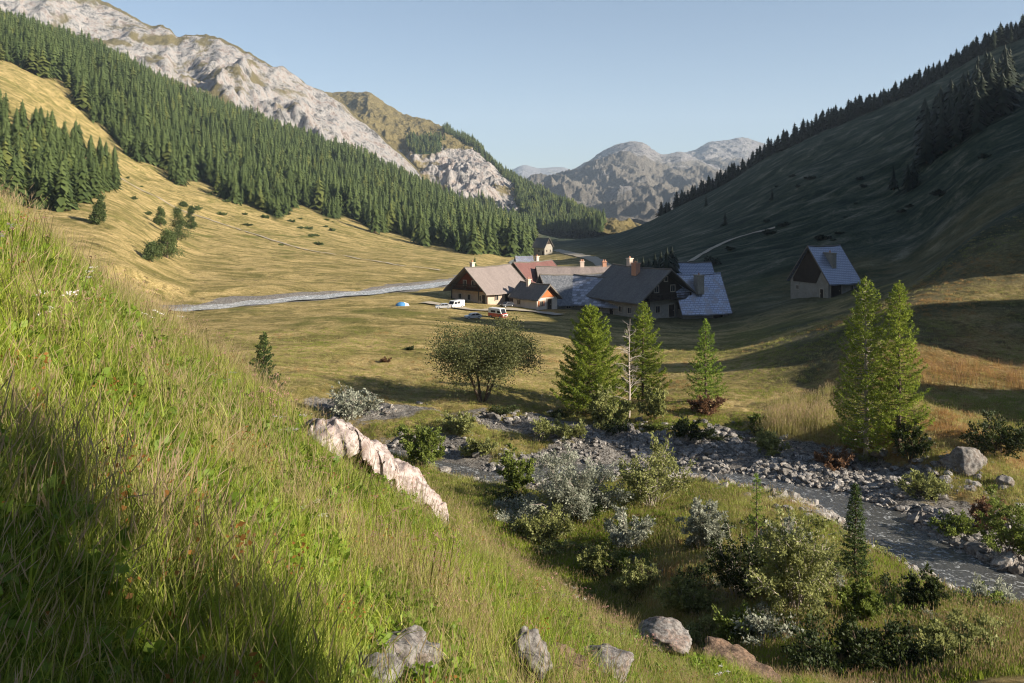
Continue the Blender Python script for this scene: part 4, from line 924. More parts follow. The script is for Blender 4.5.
# bushes: (px, base py, width px, height px, material, kind, label, options)
B = [
 (572, 517, 92, 70, 'willow', 'large silver-grey willow bush in the middle beside the hidden stream', dict(nleaf=16000, nstem=34)),
 (652, 505, 72, 72, 'willow', 'airy grey-green willow bush right of the large silver one', dict(nleaf=8000, nstem=26, mat2='oliveleaf')),
 (699, 552, 52, 58, 'willow', 'rounded grey willow bush at the edge of the pale gravel', dict(nleaf=9000, nstem=24)),
 (628, 548, 46, 44, 'willow', 'low grey willow bush below the airy grey-green one', dict(nleaf=5000, nstem=18)),
 (797, 612, 98, 92, 'willow', 'big olive-grey willow bush in front of the small dark spruce', dict(nleaf=15000, nstem=34, mat2='oliveleaf')),
 (742, 598, 74, 84, 'willow', 'dark tangled willow bush around the spindly larch sapling', dict(nleaf=7000, nstem=26, mat2='darkleaf')),
 (857, 622, 46, 46, 'greenleaf', 'green bush at the foot of the small dark spruce', dict(nleaf=6000, nstem=18)),
 (518, 492, 36, 46, 'greenleaf', 'bright green bush left of the large silver willow', dict(nleaf=6000, nstem=16)),
 (421, 468, 46, 56, 'greenleaf', 'green feathery bush behind the top of the pink rock', dict(nleaf=7000, nstem=20)),
 (608, 425, 44, 40, 'oliveleaf', 'pale green bush at the foot of the bare tree', dict(nleaf=6000, nstem=18)),
 (655, 418, 34, 34, 'oliveleaf', 'low olive bush under the slender larch', dict(nleaf=4000, nstem=14)),
 (706, 414, 34, 22, 'redleaf', 'low reddish bush under the lone small larch', dict(nleaf=2500, nstem=12)),
 (758, 424, 16, 14, 'greenleaf', 'tiny bush on the grass right of the lone small larch', dict(nleaf=900, nstem=8)),
 (912, 462, 34, 44, 'darkleaf', 'dark bush in the shade right of the twin larches', dict(nleaf=4000, nstem=16)),
 (1008, 560, 60, 74, 'greenleaf', 'green and rusty bush at the right edge over the stream', dict(nleaf=8000, nstem=22)),
 (985, 528, 40, 40, 'redleaf', 'rust-coloured bush on the far bank at the right edge', dict(nleaf=3500, nstem=14)),
 (925, 612, 46, 44, 'darkleaf', 'dark green bush beside the lower pool of the stream', dict(nleaf=4500, nstem=16)),
 (640, 595, 44, 36, 'oliveleaf', 'olive bush on the terrace beneath the silver willows', dict(nleaf=4500, nstem=18)),
 (600, 572, 40, 36, 'oliveleaf', 'small olive bush just above the crest of the grassy bank', dict(nleaf=4000, nstem=16)),
 (905, 322, 16, 12, 'greenleaf', 'small shaded bush on the slope behind the twin larches', dict(nleaf=900, nstem=8)),
 (352, 418, 52, 34, 'willow', 'grey twiggy bush behind the grassy crest at the field edge', dict(nleaf=3500, nstem=26)),
 (478, 455, 30, 20, 'oliveleaf', 'low tawny bush on the near side of the rubble bank', dict(nleaf=2500, nstem=12)),
 (1000, 455, 60, 46, 'darkleaf', 'dark scrub on the shaded bank behind the large boulder', dict(nleaf=5000, nstem=20)),
]
B += [
 (862, 676, 150, 50, 'darkleaf', 'wide low dark bush in the grass at the bottom right', dict(nleaf=14000, nstem=40, y0=11)),
 (965, 660, 90, 34, 'oliveleaf', 'low olive bush in the grass near the bottom right corner', dict(nleaf=7000, nstem=30, y0=17)),
 (742, 640, 54, 34, 'greenleaf', 'low green bush between the terrace gully and the brown rock slab', dict(nleaf=5000, nstem=20, y0=22)),
 (688, 612, 46, 34, 'willow', 'small grey-green bush just beyond the split boulder', dict(nleaf=4500, nstem=18, mat2='oliveleaf', y0=22)),
 (785, 560, 50, 46, 'willow', 'grey twiggy bush between the larch sapling and the small dark spruce', dict(nleaf=4500, nstem=22)),
 (545, 540, 60, 30, 'oliveleaf', 'spreading olive bush below the large silver-grey willow', dict(nleaf=5500, nstem=22)),
 (690, 440, 40, 22, 'darkleaf', 'small dark bush at the back edge of the stony bank', dict(nleaf=2600, nstem=14)),
 (835, 470, 40, 24, 'redleaf', 'low russet bush on the stony bank left of the twin larches', dict(nleaf=2600, nstem=14)),
 (925, 498, 46, 26, 'oliveleaf', 'low tawny bush on the stony bank left of the large shaded boulder', dict(nleaf=3000, nstem=16)),
 (770, 452, 44, 20, 'oliveleaf', 'flat tawny bush at the back of the stones right of the lone larch', dict(nleaf=2600, nstem=14)),
 (560, 436, 50, 22, 'oliveleaf', 'flat olive bush growing over the stones below the broad larch', dict(nleaf=3000, nstem=16)),
 (455, 432, 44, 20, 'oliveleaf', 'flat olive bush on the rubble below the round-crowned tree', dict(nleaf=2600, nstem=14)),
 (955, 535, 40, 24, 'greenleaf', 'low green bush overhanging the far edge of the stream', dict(nleaf=2600, nstem=14)),
]
for i, (px, py, wpx, hpx, mat, label, k) in enumerate(B):
    k = dict(k); loc, Y = stand(px, py, k.pop('y0', 24)); rx = wpx/2/F*Y*1.08; h = hpx/F*Y*1.08; k = dict(k); m2 = k.pop('mat2', mat)
    shrub(40+i, rx, rx*.85, h, leaf=.095*max(1, Y/34), **k).build('willow_bush' if mat == 'willow' else 'bush', loc, M[m2], M['bark_pale' if mat == 'willow' else 'bark'], label, 'bush', leafname='leaves', trunkname='stems')
# heather and juniper dots on the meadow
for i, (px, py, w_, lab) in enumerate([(410, 350, 9, 'small dark shrub dot in the middle of the dry field'), (640, 372, 7, 'little shrub on the field behind the green larches'), (386, 362, 12, 'low purple heather patch on the dry field left of the round tree')]):
    loc, Y = stand(px, py); shrub(90+i, w_/2/F*Y, w_/2/F*Y, .5*w_/F*Y, 10, .12, .3, 900).build('low_shrub', loc, M['redleaf' if i == 2 else 'darkleaf'], M['bark'], lab, 'shrub', leafname='leaves', trunkname='stems')
# spruce tip rising behind the grassy crest, pines on the left meadow
put_larch(263, 412, 334, 46, 31, 'young dark spruce rising behind the crest of the grassy bank', 'spruce', 'spruce_sapling', 'spruce', dens=1.2, nbr=.9, leaf=.16, y0=30)
def mpine(px, pyb, pyt, wpx, seed, label, y0=90):
    loc, Y = stand(px, pyb, y0); h = hh(pyt, pyb, Y); rx = wpx/2/F*Y; t = Tree(seed); r = t.r
    t.limb([(0, 0, -.3), (.1, 0, h*.5), (0, 0, h*.97)], .2, .03, 6); C = []
    for i in range(44):
        f = r.uniform(.08, 1); a = r.uniform(0, 6.28); q = rx*(1-f)**.6*r.uniform(.5, 1); c = np.array([q*math.cos(a), q*math.sin(a), f*h]); t.limb([(0, 0, f*h*.92), c], .05, .02, 3); C.append(c)
    C = np.array(C); n = 5200; k = r.integers(0, len(C), n); l = .34*r.uniform(.6, 1.4, n); vv = r.uniform(0, .6, len(C))
    t.leaves(C[k]+r.normal(0, rx*.14, (n, 3)), r.normal(0, 1, (n, 3))+[0, 0, .4], l, l*.25, np.clip(vv[k]+r.uniform(0, .4, n), 0, 1)); t.build('mountain_pine', loc, M['conifer'], M['bark'], label, 'pine')
mpine(178, 240, 210, 26, 51, 'tallest rounded pine of the clump on the sunlit left meadow')
mpine(167, 258, 232, 30, 52, 'lower bushy pine at the front of the meadow clump')
mpine(191, 229, 207, 12, 53, 'slim pine at the right of the meadow clump')
mpine(160, 226, 208, 14, 54, 'small pine at the upper left of the meadow clump')
mpine(152, 262, 244, 20, 56, 'low dark pine at the lower left of the meadow clump')
mpine(99, 224, 200, 18, 57, 'lone small pine on the meadow above the grassy crest')
mpine(183, 206, 203, 10, 58, 'tiny bush-like pine above the meadow clump')
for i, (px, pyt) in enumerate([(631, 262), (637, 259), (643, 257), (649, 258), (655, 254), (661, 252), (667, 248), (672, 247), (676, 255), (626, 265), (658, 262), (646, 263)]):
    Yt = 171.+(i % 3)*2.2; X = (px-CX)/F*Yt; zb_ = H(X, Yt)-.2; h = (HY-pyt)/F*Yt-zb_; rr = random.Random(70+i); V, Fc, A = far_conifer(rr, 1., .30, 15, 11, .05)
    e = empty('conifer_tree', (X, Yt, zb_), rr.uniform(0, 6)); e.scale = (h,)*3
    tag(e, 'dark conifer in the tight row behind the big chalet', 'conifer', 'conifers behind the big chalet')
    mesh('crown', V, Fc, M['conifer_shade'], e, dict(v=A)); v, f = trunk_mesh(.85, .022, .006, 5, -.06); mesh('trunk', v, f, M['bark'], e)
for i, (px, pyb, hpx, lab) in enumerate([(772, 200, 13, 'lone dark conifer low on the shaded slope'), (706, 206, 12, 'dark conifer at the foot of the skyline trees'), (725, 225, 14, 'dark conifer beside the footpath on the shaded slope'), (475, 268, 12, 'small green conifer at the river bend behind the red timber barn')]):
    X, Y, Z = hit(px, pyb, 150); h = hpx/F*Y; rr = random.Random(80+i); V, Fc, A = far_conifer(rr, 1., .27, 13, 10, .05)
    e = empty('conifer_tree', (X, Y, Z-.2)); e.scale = (h,)*3; tag(e, lab, 'conifer')
    mesh('crown', V, Fc, M['conifer_shade' if i < 3 else 'conifer'], e, dict(v=A)); v, f = trunk_mesh(.85, .022, .006, 5, -.06); mesh('trunk', v, f, M['bark'], e)

# ------------------------------------------------------------------ rocks
def rock(name, size, loc, mat, label, seed, rz=0, tilt=(0, 0), sub=5, rough=.28, strata=.0, cat='rock'):
    import bmesh
    bm = bmesh.new(); bmesh.ops.create_icosphere(bm, subdivisions=sub, radius=1); V = np.array([v.co[:] for v in bm.verts])
    r = np.random.default_rng(seed)
    for k in range(16):      # facet by cutting planes
        n = r.normal(size=3); n /= np.linalg.norm(n); d = r.uniform(.55, .9); s_ = V@n; m = s_ > d; V[m] -= np.outer((s_[m]-d)*.92, n)
    o1 = seed*13.7
    for sc_, am in ((.9, rough), (.35, rough*.45), (.12, rough*.22), (.05, rough*.12)):
        nx = fbm(V[:, 0]+o1, V[:, 1]+V[:, 2]*.7, sc_, 2, 1); ny = fbm(V[:, 2]+o1, V[:, 0]-V[:, 1]*.6, sc_, 2, 3); V = V*(1+am*(nx+ny)*.6)[:, None]
    V = V*np.array(size)/2
    for v, c in zip(bm.verts, V): v.co = c
    me = bpy.data.meshes.new(name); bm.to_mesh(me); bm.free(); me.materials.append(mat); me.polygons.foreach_set('use_smooth', np.ones(len(me.polygons), bool))
    o = bpy.data.objects.new(name, me); col.objects.link(o); o.location = loc; o.rotation_euler = (tilt[0], tilt[1], rz)
    if label: tag(o, label, cat)
    return o
BARE = []
def nearhit(px, py):
    Y = np.linspace(2, 24, 4000); X = (px-CX)/F*Y; z = terrain(X, Y); p = HY-F*z/Y; i = np.argmax(p <= py) if (p <= py).any() else int(np.argmin(p)); return X[i], Y[i], z[i]
def nrock(px, py, wpx, hpx, seed, label, mat='rock_grey', deep=.9, rz=0, tilt=(0, 0), up=.1, **k):
    X, Y, Z = nearhit(px, py); w_ = wpx/F*Y*1.0; h = hpx/F*Y*1.3; BARE.extend([(X, Y-w_*.25, w_*.62), (X+.0, Y-w_*.25-.5, w_*.5), (X-.02, Y-w_*.25-.85, w_*.35)]); rock('boulder', (w_, w_*deep, h), (X, Y+w_*.15, Z+(up+.02)*h), M[mat], label, seed, rz, tilt, **k)
# the long pink outcrop on the crest: a slab following the slope
def outcrop():
    n, m = 150, 54; P = [(308, 425), (322, 428), (345, 446), (375, 462), (398, 466), (418, 477), (432, 486)]
    xs = np.interp(np.linspace(0, 1, n), np.linspace(0, 1, len(P)), [a for a, b in P]); ys = np.interp(np.linspace(0, 1, n), np.linspace(0, 1, len(P)), [b for a, b in P])
    C = []
    for a, b in zip(xs, ys):
        Yq = np.linspace(6, 19, 200); Xq = (a-CX)/F*Yq; zq = near_z(Xq, Yq); k_ = int(np.argmin(HY-F*zq/Yq)); Y = Yq[k_]-.15; X = (a-CX)/F*Y; C.append((X, Y, near_z(np.array([X]), np.array([Y]))[0]))
    C = np.array(C); C[:, 1] = np.convolve(np.pad(C[:, 1], 20, 'edge'), np.ones(41)/41, 'valid'); C[:, 0] = (xs-CX)/F*C[:, 1]; C[:, 2] = near_z(C[:, 0], C[:, 1])
    C = np.array(C); BARE.extend([(c[0], c[1]-.85, .95) for c in C[::8]]); BARE.extend([(c[0], c[1]-1.7, .5) for c in C[::8]]); T = np.gradient(C[:, :2], axis=0); T /= np.linalg.norm(T, axis=1)[:, None]; N = np.c_[-T[:, 1], T[:, 0]]
    s = np.linspace(0, 1, n); thick = np.sin(np.clip(s, .01, .99)*math.pi)**.4
    thick *= .75+.5*np.abs(fbm(s*30, s*0, 6, 3, 2))
    V = []
    for k in range(m):
        a = k/(m-1)*math.pi*1.0; off = -math.cos(a)*.85; up = math.sin(a)**.6*.56-.12
        V.append(np.c_[C[:, :2]+N*(off*thick)[:, None], C[:, 2]+up*thick-.05])
    V = np.stack(V, 1); f = fbm(V[..., 0]*1+V[..., 2], V[..., 1]+V[..., 2]*1.3, .55, 5, 1, .62)*.17+.14*np.abs(fbm(V[..., 0]+V[..., 1]*.6, V[..., 2]*2-V[..., 1], .28, 4, 4, .6)); V[..., 2] += f; V[..., 1] += f*.5
    idx = np.arange(n*m).reshape(n, m); q = np.stack([idx[:-1, :-1], idx[:-1, 1:], idx[1:, 1:], idx[1:, :-1]], -1).reshape(-1, 4)
    o = mesh('rock_outcrop', V.reshape(-1, 3), q, M['rock_pink'], smooth=False); tag(o, 'long pale pink rock outcrop along the crest of the grassy bank', 'rock')
outcrop()
nrock(405, 662, 76, 34, 3, 'pinkish grey flat boulder in the grass at the bottom, leftmost of the bottom rocks', rz=.3)
nrock(375, 684, 60, 26, 4, 'low stone at the bottom edge just below the leftmost boulder')
nrock(524, 674, 56, 50, 5, 'leaning grey boulder half buried at the bottom centre', tilt=(.2, .5))
nrock(565, 678, 50, 32, 14, 'brown broken stone between the leaning boulder and the dark one', 'rock_brown')
nrock(606, 676, 74, 34, 6, 'dark smooth boulder at the bottom right of the leaning one')
nrock(658, 640, 70, 24, 7, 'grey split boulder with pale top at the right end of the grassy crest', rz=-.3, up=.2)
nrock(742, 668, 92, 34, 8, 'brown curved slab of rock among grasses at the bottom, right of the split boulder', 'rock_brown', rz=-.4, up=-.12, tilt=(0, .25))
loc, Y = stand(966, 466); rock('boulder', (3.1, 2.2, 1.9), (loc[0], loc[1], loc[2]+.35), M['rubble'], 'large pale grey boulder in the shade at the right', 15, .2)
loc, Y = stand(1003, 484); rock('boulder', (1.2, 1.0, .9), (loc[0], loc[1], loc[2]+.2), M['rubble'], 'smaller grey boulder just below the large shaded one at the right', 16, .2, sub=4)
loc, Y = stand(976, 586, 30); rock('boulder', (1.1, .9, .6), (loc[0], loc[1], loc[2]+.1), M['rubble'], 'flat stone standing in the pool of the stream at the right', 17, sub=4)
# loose rubble along the stream: stone models scattered as one uncountable heap
stones = bpy.data.collections.new('stone_models')
for i in range(8):
    o = rock('stone', (1, .8, .55), (0, 0, 0), M['rubble'], None, 30+i, sub=2, rough=.5); o.data.polygons.foreach_set('use_smooth', np.zeros(len(o.data.polygons), bool)); col.objects.unlink(o); stones.objects.link(o)
r = np.random.default_rng(5); P = []; Sx = []
for C, n, sp, lo_, hi in ((C_CREEK, 15000, 4.2, .08, .40), (C_RUB, 5600, 2.9, .08, .44)):
    k = r.integers(0, len(C)-1, n); T = C[k+1]-C[k]; T /= np.linalg.norm(T, axis=1)[:, None]; d = r.normal(0, 1, n)*sp*.6
    if C is C_CREEK: wd_ = .6+.4*sstep(-6, 4, C[k, 0])+1.1*sstep(12, 20, C[k, 0]); d = np.sign(d)*(wd_+np.abs(r.normal(0, 1, n))*1.5*(1.0)); 
    x = C[k, 0]-T[:, 1]*d+r.uniform(-1, 1, n)*.5; y = C[k, 1]+T[:, 0]*d+r.uniform(-1, 1, n)*.5
    keep = (fbm(x, y, 3.5, 3, 2) > -.05-.25*sstep(4, 12, x)) & (r.uniform(size=n) < .35+.65*sstep(-4, 6, x)); x, y = x[keep], y[keep]
    P.append(np.c_[x, y, terrain(x, y)+.02]); s_ = lo_+(hi*1.5-lo_)*r.uniform(0, 1, len(x))**5.0; s_ = s_*np.where(x > 8, 1.15, 1); Sx.append(s_*np.where(r.uniform(size=len(x)) > .985, 2.2, 1))
P = np.concatenate(P); Sx = np.concatenate(Sx)
gn_scatter('stream_rubble', P, r.uniform(0, 6.28, len(P)), Sx*1.25, r.integers(0, 8, len(P)), stones, 'loose pale stones and rubble heaped along the stream', 'rubble', r.uniform(-.5, .5, (len(P), 2)))
# scattered stones on the foreground terrace path
pts = [(700, 586), (725, 600), (760, 610), (800, 628), (835, 645), (660, 572), (640, 560)]
k = r.integers(0, len(pts)-1, 420); f = r.uniform(size=420); a = np.array(pts, float); q = a[k]+(a[k+1]-a[k])*f[:, None]+r.normal(0, 1, (420, 2))*[10, 4]
P = np.array([stand(*p)[0] for p in q[:220]]); gn_scatter('path_stones', P+[0, 0, .05], r.uniform(0, 6.28, len(P)), .1+.45*r.uniform(size=len(P))**2, r.integers(0, 8, len(P)), stones, 'small stones strewn along the gully on the terrace', 'stones')

# ------------------------------------------------------------------ grass
def blades(seed, n, hmin, hmax, wid, spread, seedheads=0, lean=.35, seg=3, headlen=.09):
    r = np.random.default_rng(seed); V = []; Fc = []; A = []
    for i in range(n):
        b = r.normal(0, spread, 2); h = r.uniform(hmin, hmax); a = r.uniform(0, 6.283); ln = abs(r.normal(0, lean)); dx, dy = math.cos(a)*ln*h, math.sin(a)*ln*h
        wa = r.uniform(0, 3.14); wx, wy = math.cos(wa), math.sin(wa); i0 = len(V); v = r.uniform(0, 1); head = i < seedheads
        if head: h *= 1.28; dx *= .7; dy *= .7; v = r.uniform(0, .5)
        for k in range(seg+1):
            f = k/seg; w_ = wid*(.45 if head else (1-f**1.5*.97))*.5; p = (b[0]+dx*f*f, b[1]+dy*f*f, h*(f-.18*ln*f*f)); V += [(p[0]-wx*w_, p[1]-wy*w_, p[2]), (p[0]+wx*w_, p[1]+wy*w_, p[2])]; A += [v, v]
            if k: j = i0+2*k; Fc.append((j-2, j-1, j+1, j))
        if head:
            p = np.array([b[0]+dx, b[1]+dy, h*(1-.18*ln)]); d = np.array([dx*2/h, dy*2/h, 1]); d /= np.linalg.norm(d); L = headlen*r.uniform(.7, 1.4)
            for q in range(3):
                wq = np.array([math.cos(wa+q*1.05), math.sin(wa+q*1.05), 0])*wid*.48; j = len(V); V += [tuple(p), tuple(p+d*L*.4+wq), tuple(p+d*L), tuple(p+d*L*.4-wq)]; A += [2.]*4; Fc.append((j, j+1, j+2, j+3))
    return np.array(V), np.array(Fc), np.array(A)
def grassmat(name, c0, c1, head, trans=.4):
    t = NT(name, .55, .3); oi = t.n.new('ShaderNodeObjectInfo'); v = t.attr('v')
    P = t.geo().outputs['Position']; nz = t.noise(.55, 4, .6, P)
    f = t.math('ADD', t.math('MULTIPLY', v, .5), t.math('ADD', t.math('MULTIPLY', oi.outputs['Random'], .25), t.math('MULTIPLY', t.math('SUBTRACT', nz, .4), 1.1)))
    c = t.mix(f, c0, c1); c = t.mix(t.math('GREATER_THAN', v, 1.5), c, head); t.color(c)
    tr = t.n.new('ShaderNodeBsdfTranslucent'); t.l(c, tr.inputs[0]); ms = t.n.new('ShaderNodeMixShader'); ms.inputs[0].default_value = trans
    t.l(t.b.outputs[0], ms.inputs[1]); t.l(tr.outputs[0], ms.inputs[2]); t.l(ms.outputs[0], t.out.inputs['Surface']); return t.m
M['g_green'] = grassmat('green_meadow_grass', (.085, .14, .012), (.42, .49, .06), (.36, .26, .16), .42)
M['g_straw'] = grassmat('dry_meadow_grass', (.30, .28, .08), (.56, .50, .22), (.56, .44, .30))
M['g_olive'] = grassmat('olive_bank_grass', (.13, .17, .025), (.46, .46, .12), (.48, .38, .22))
M['g_rust'] = grassmat('rusty_bank_grass', (.26, .14, .04), (.52, .34, .14), (.45, .28, .18))
def coll_of(name, specs):
    c = bpy.data.collections.new(name)
    for i, (bl, mt) in enumerate(specs): model('tuft%02d' % i, *bl, M[mt], c)
    return c
def herb(seed, n=14, L=.07, W=.45, h=.22):
    t = Tree(seed); r = t.r
    for i in range(n):
        a = r.uniform(0, 6.28); p = np.array([math.cos(a)*.05, math.sin(a)*.05, r.uniform(.05, h)]); t.leaves(p[None]+r.normal(0, .02, (3, 3)), np.array([[math.cos(a), math.sin(a), .35]]*3)+r.normal(0, .3, (3, 3)), L*r.uniform(.7, 1.3), L*W, r.uniform())
    return t.leafmesh()
def flowers(seed, n=5, h=.38, s=.018, um=14):
    r = np.random.default_rng(seed); V = []; Fc = []; A = []
    for i in range(n):
        b = r.normal(0, .09, 2); hh_ = h*r.uniform(.7, 1.2); j = len(V); V += [(b[0]-.003, b[1], 0), (b[0]+.003, b[1], 0), (b[0]+.002, b[1], hh_), (b[0]-.002, b[1], hh_)]; A += [0]*4; Fc.append((j, j+1, j+2, j+3))
        for k in range(um):
            o = r.normal(0, s*1.1, 2); j = len(V); z = hh_+r.uniform(-.006, .008); q = s*r.uniform(.3, .6); V += [(b[0]+o[0]-q, b[1]+o[1], z), (b[0]+o[0], b[1]+o[1]-q, z+q*.5), (b[0]+o[0]+q, b[1]+o[1], z), (b[0]+o[0], b[1]+o[1]+q, z-q*.3)]; A += [2.]*4; Fc.append((j, j+1, j+2, j+3))
    return np.array(V), np.array(Fc), np.array(A)
M['herb'] = grassmat('broad_herb_leaves', (.07, .13, .012), (.24, .34, .04), (.3, .3, .05), .5)
M['fl_white'] = grassmat('white_flower_heads', (.08, .11, .02), (.20, .24, .05), (.75, .70, .68), .3)
M['fl_pink'] = grassmat('pink_brown_flower_heads', (.10, .09, .03), (.22, .20, .06), (.42, .22, .20), .3)
M['herb_red'] = grassmat('reddening_herb_leaves', (.22, .10, .03), (.42, .20, .05), (.3, .3, .05), .5)
near_specs = [(blades(200+i, 36, .12, .31, .0075, .09, 0, .5), 'g_green') for i in range(6)]+[(blades(220+i, 26, .14, .32, .005, .09, 4, .38), 'g_olive') for i in range(3)]+[(blades(230+i, 24, .16, .34, .0042, .08, 9, .34), 'g_straw') for i in range(3)]+\
    [(herb(240+i, 20, .045, .42, .2), 'herb') for i in range(2)]+[(herb(243, 9, .022, .4, .32), 'herb_red')]+[(flowers(250, 4, .42), 'fl_white'), (flowers(251, 9, .42, .010, 7), 'fl_pink')]
GC = coll_of('grass_models', near_specs)
r = np.random.default_rng(17)
def near_scatter(n, y0, y1, pxa, pxb, pw):
    Y = (y0**pw+(y1**pw-y0**pw)*r.uniform(size=n))**(1/pw); px = r.uniform(pxa, pxb, n); X = (px-CX)/F*Y
    return X, Y, px
X, Y, px = near_scatter(84000, 1.2, 27, -260, 1200, 1.15)
z, g, nm = terrain(X, Y, True); nz2 = near_z(X, Y)
k = (np.hypot(X, Y+z*0) > .8) & (g < .3) & (nm > .25)
for (ax, ay, ar) in BARE: k &= np.hypot(X-ax, (Y-ay)) > ar
X, Y, z, px = X[k], Y[k], z[k], px[k]; n = len(X)
yb = brink(X)
dry = .16+.40*sstep(5.0, .5, yb-Y)+.85*fbm(X, Y, 1.6, 4, 3)+.12*sstep(2, 9, Y)
q = r.uniform(size=n); idx = np.where(q < dry-.25, 9+r.integers(0, 3, n), np.where(q < dry+.22, 6+r.integers(0, 3, n), r.integers(0, 6, n)))
q = r.uniform(size=n); hb = fbm(X, Y, 1.3, 2, 6)
idx = np.where((q < .3) & (hb > -.15), 12+r.integers(0, 2, n), idx); idx = np.where((q > .97) & (hb < .1), 14, idx); idx = np.where((q > .31) & (q < .314) & (hb > .12) & (Y > 4.6), 15, idx); idx = np.where((q > .32) & (q < .345) & (Y > 5), 16, idx)
scl = r.uniform(.6, 1.15, n)*(1+.5*fbm(X, Y, 1.1, 3, 5))*np.where(px > 640, .9, 1)
rt = np.c_[r.normal(0, .26, n), r.normal(0, .26, n)]
gn_scatter('meadow_grass', np.c_[X, Y, z-.02], r.uniform(0, 6.28, n), np.c_[scl, scl, scl], idx, GC, 'long green and straw grass with flowers on the near bank', 'grass', rt)
# bank, terrace and field grass further off
FC = coll_of('field_grass_models', [(blades(300+i, 30, .10, .26, .018, .20, 3, .4, 2, .10), m_) for i, m_ in enumerate(['g_green', 'g_olive', 'g_olive', 'g_straw', 'g_straw', 'g_rust'])]+[(blades(310, 26, .35, .7, .022, .25, 14, .25, 2, .15), 'g_rust'), (blades(311, 26, .4, .7, .022, .25, 14, .25, 2, .15), 'g_straw')])
X, Y, px = near_scatter(100000, 20, 105, 60, 1130, -.25)
z, g, nm = terrain(X, Y, True); pyy = HY-F*z/Y
k = (g < .42) & (pyy < 720) & (nm < .9); X, Y, z, px, pyy = X[k], Y[k], z[k], px[k], pyy[k]; n = len(X)
s1 = fbm(X, Y, 7, 4, 3); s2 = fbm(X, Y, 3.5, 3, 5); dens = np.where(Y > 62, .45+.4*s2, .8+.5*s2)
k = r.uniform(size=n) < dens; X, Y, z, px, pyy, s1, s2 = X[k], Y[k], z[k], px[k], pyy[k], s1[k], s2[k]; n = len(X)
dry = .30+1.0*s1+.25*sstep(58, 68, Y)+.25*sstep(860, 980, px)
q = r.normal(0, .16, n)+dry
idx = np.select([q < .12, q < .38, q < .62, q < .95], [0, 1+r.integers(0, 2, n)*0, 2, 3+r.integers(0, 2, n)], 5)
band = ((px > 765) & (px < 835) & (Y > 57) & (Y < 67)); idx = np.where(band & (r.uniform(size=n) < .8), 7, idx)
band = ((px > 920) & (Y > 63) & (Y < 69)); idx = np.where(band & (r.uniform(size=n) < .6), 6, idx)
scl = r.uniform(.7, 1.3, n)*np.where(Y > 62, .8, 1.0)
gn_scatter('field_grass', np.c_[X, Y, z-.03], r.uniform(0, 6.28, n), scl, idx, FC, 'dry and green tufted grass on the stream banks and the field', 'grass')

# unseen larch added right of and behind the camera to shade the lower left bank
larch(77, 10.5, 2.6, dens=.9, nbr=1.5, leaf=.2, cone=.5, crown0=.1).build('larch_tree', (7.2, -1.6, H(7.2, -1.6)), M['larch'], M['bark'], 'unseen dense larch added beside the viewpoint to shade the lower left of the grassy bank', 'larch')

# junipers dotted over the open slopes
R5 = np.random.default_rng(33); PR = []
for k in range(4):
    t = shrub(400+k, 1., .9, .8, 12, .22, .32, 700, clump=1.2, stemr=.02); V_, F_, A_ = t.leafmesh(); PR.append((V_, F_, A_))
def junipers(n, region, mat, label, group, lo, hi):
    base = [mesh('juniper_bush', *PR[k][:2], M[mat], attrs=dict(v=PR[k][2])) for k in range(4)]
    for i in range(n):
        o = base[i] if i < 4 else base[int(R5.integers(0, 4))].copy()
        if i >= 4: col.objects.link(o)
        x, y, z = hit(*region(R5), 120); s = R5.uniform(lo, hi); o.location = (x, y, z-.1); o.scale = (s*R5.uniform(.9, 1.5), s, s*R5.uniform(.7, 1.1)); o.rotation_euler = (0, 0, R5.uniform(0, 6.28)); tag(o, label, 'bush', group)
def rl(r_): px = r_.uniform(95, 380); return px, np.interp(px, [95, 240, 380], [175, 215, 250])+r_.uniform(-22, 26)
def rg(r_): px = r_.uniform(700, 1010); return px, np.interp(px, [700, 1010], [225, 120])+r_.uniform(-25, 70)
junipers(34, rl, 'conifer', 'small dark juniper dotted on the sunlit left slope below the wood', 'junipers on the sunlit left slope', .8, 2.0)
junipers(24, rg, 'conifer_shade', 'small dark juniper dotted on the shaded right-hand slope', 'junipers on the shaded right-hand slope', .7, 2.4)

# low scrub filling in between the willows
R6 = np.random.default_rng(61); SP = []
for k, (mt, nm) in enumerate([('willow', 'w'), ('oliveleaf', 'o'), ('greenleaf', 'g'), ('darkleaf', 'd')]):
    t = shrub(500+k, 1., .9, .8, 16, .10, .28, 2200, clump=.9, stemr=.016); SP.append((t.leafmesh(), np.concatenate(t.wV), np.array(t.wF), mt))
LAB = {'willow': 'low grey willow scrub between the larger bushes near the stream', 'oliveleaf': 'low olive scrub between the larger bushes near the stream', 'greenleaf': 'low green scrub between the larger bushes near the stream', 'darkleaf': 'low dark scrub between the larger bushes near the stream'}
made = {}
for i in range(64):
    px = R6.uniform(500, 1010); lo = np.interp(px, [500, 700, 900, 1010], [478, 505, 560, 610]); hi_ = np.interp(px, [500, 600, 700, 1010], [520, 590, 640, 640]); py = R6.uniform(lo, hi_)
    if i % 5 == 4: py = np.interp(px, [500, 640, 800, 1010], [415, 428, 440, 500])+R6.uniform(-6, 8)
    loc, Y = stand(px, py); (L_, wv, wf, mt) = SP[int(R6.integers(0, 4))]; s = R6.uniform(.45, 1.15)
    if mt not in made:
        e = empty('scrub_bush', (0, 0, 0)); mesh('leaves', L_[0], L_[1], M[mt], e, dict(v=L_[2])); mesh('stems', wv, wf, M['bark'], e); made[mt] = e
    else: e = copy_tree(made[mt])
    e.location = loc; e.rotation_euler = (0, 0, R6.uniform(0, 6.28)); e.scale = (s*R6.uniform(.9, 1.5), s, s*R6.uniform(.6, 1.1)); tag(e, LAB[mt], 'bush', 'low scrub along the stream, '+mt.replace('leaf', '')+' kind')

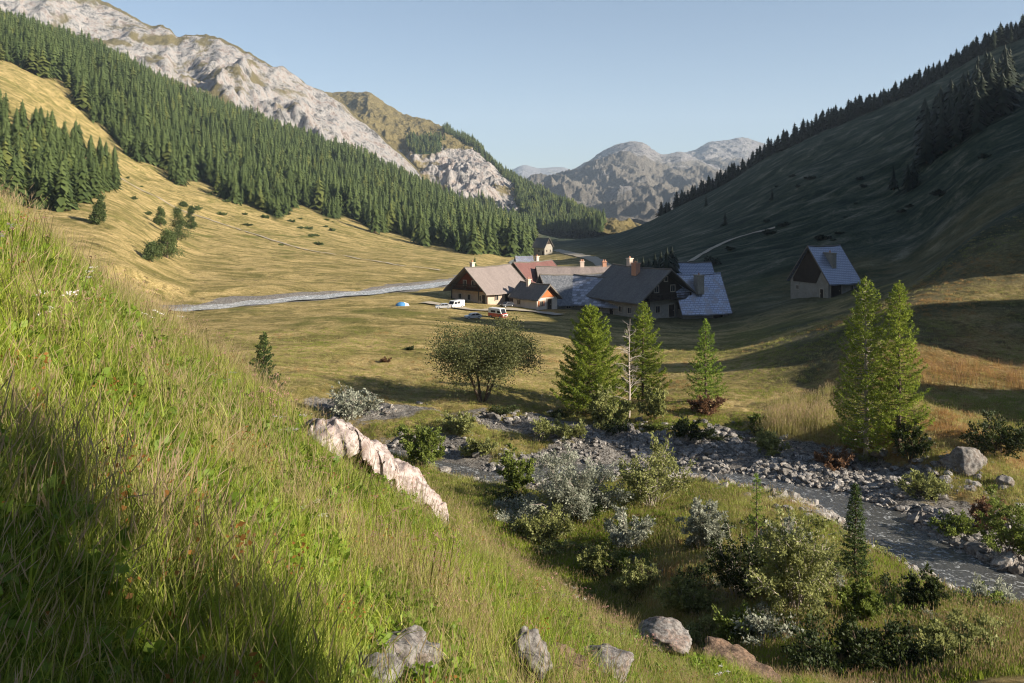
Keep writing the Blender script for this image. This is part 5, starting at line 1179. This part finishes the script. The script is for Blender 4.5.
# ------------------------------------------------------------------ light, sky, camera
SUN_AZ, SUN_EL = math.radians(112), math.radians(23)   # azimuth clockwise from +Y
S = (math.sin(SUN_AZ)*math.cos(SUN_EL), math.cos(SUN_AZ)*math.cos(SUN_EL), math.sin(SUN_EL))
from mathutils import Vector
ld = bpy.data.lights.new('sun', 'SUN'); ld.energy = 5.0; ld.angle = math.radians(.5); ld.color = (1, .90, .74)
lo = bpy.data.objects.new('sun', ld); col.objects.link(lo); lo.rotation_euler = Vector(S).to_track_quat('Z', 'Y').to_euler()
w = bpy.data.worlds.new('World'); sc.world = w; w.use_nodes = True
bg = w.node_tree.nodes['Background']; sk = w.node_tree.nodes.new('ShaderNodeTexSky'); sk.sky_type = 'NISHITA'; sk.sun_disc = False
sk.sun_elevation = SUN_EL; sk.sun_rotation = SUN_AZ; sk.altitude = 1800; sk.air_density = 1.0; sk.dust_density = 1.0; sk.ozone_density = 1.2
w.node_tree.links.new(sk.outputs[0], bg.inputs[0]); bg.inputs[1].default_value = .05
cd = bpy.data.cameras.new('camera'); cam = bpy.data.objects.new('camera', cd); col.objects.link(cam)
cam.location = (0, 0, 0); cam.rotation_euler = (math.radians(90), 0, 0)
cd.sensor_width = 36; cd.lens = 36*F/1024; cd.shift_y = -(341.5-HY)/1024; cd.clip_start = .1; cd.clip_end = 40000
sc.camera = cam
sc.view_settings.view_transform = 'Standard'; sc.view_settings.look = 'None'; sc.view_settings.exposure = 1.34; sc.view_settings.gamma = 1
sc.render.engine = 'CYCLES'; sc.cycles.use_denoising = True; sc.cycles.pixel_filter_type = 'BLACKMAN_HARRIS'; sc.cycles.filter_width = 1.15; sc.cycles.max_bounces = 5; sc.cycles.diffuse_bounces = 2; sc.cycles.transparent_max_bounces = 8
try: sc.cycles.denoiser = 'OPENIMAGEDENOISE'; sc.cycles.denoising_prefilter = 'ACCURATE'
except Exception: pass

# the air of the valley: thin even haze
m = MB(); m.box(-17000, 17000, -900, 12500, -172, 1300); hz = m.build('haze', None); tag(hz, 'thin blue haze filling the valley air', 'haze', kind='stuff')
hm = bpy.data.materials.new('haze'); hm.use_nodes = True; nt = hm.node_tree; nt.nodes.clear(); o_ = nt.nodes.new('ShaderNodeOutputMaterial'); v_ = nt.nodes.new('ShaderNodeVolumePrincipled')
v_.inputs['Color'].default_value = (.62, .78, 1, 1); v_.inputs['Density'].default_value = .00008; v_.inputs['Anisotropy'].default_value = .0
nt.links.new(v_.outputs[0], o_.inputs['Volume']); hz.data.materials.append(hm)
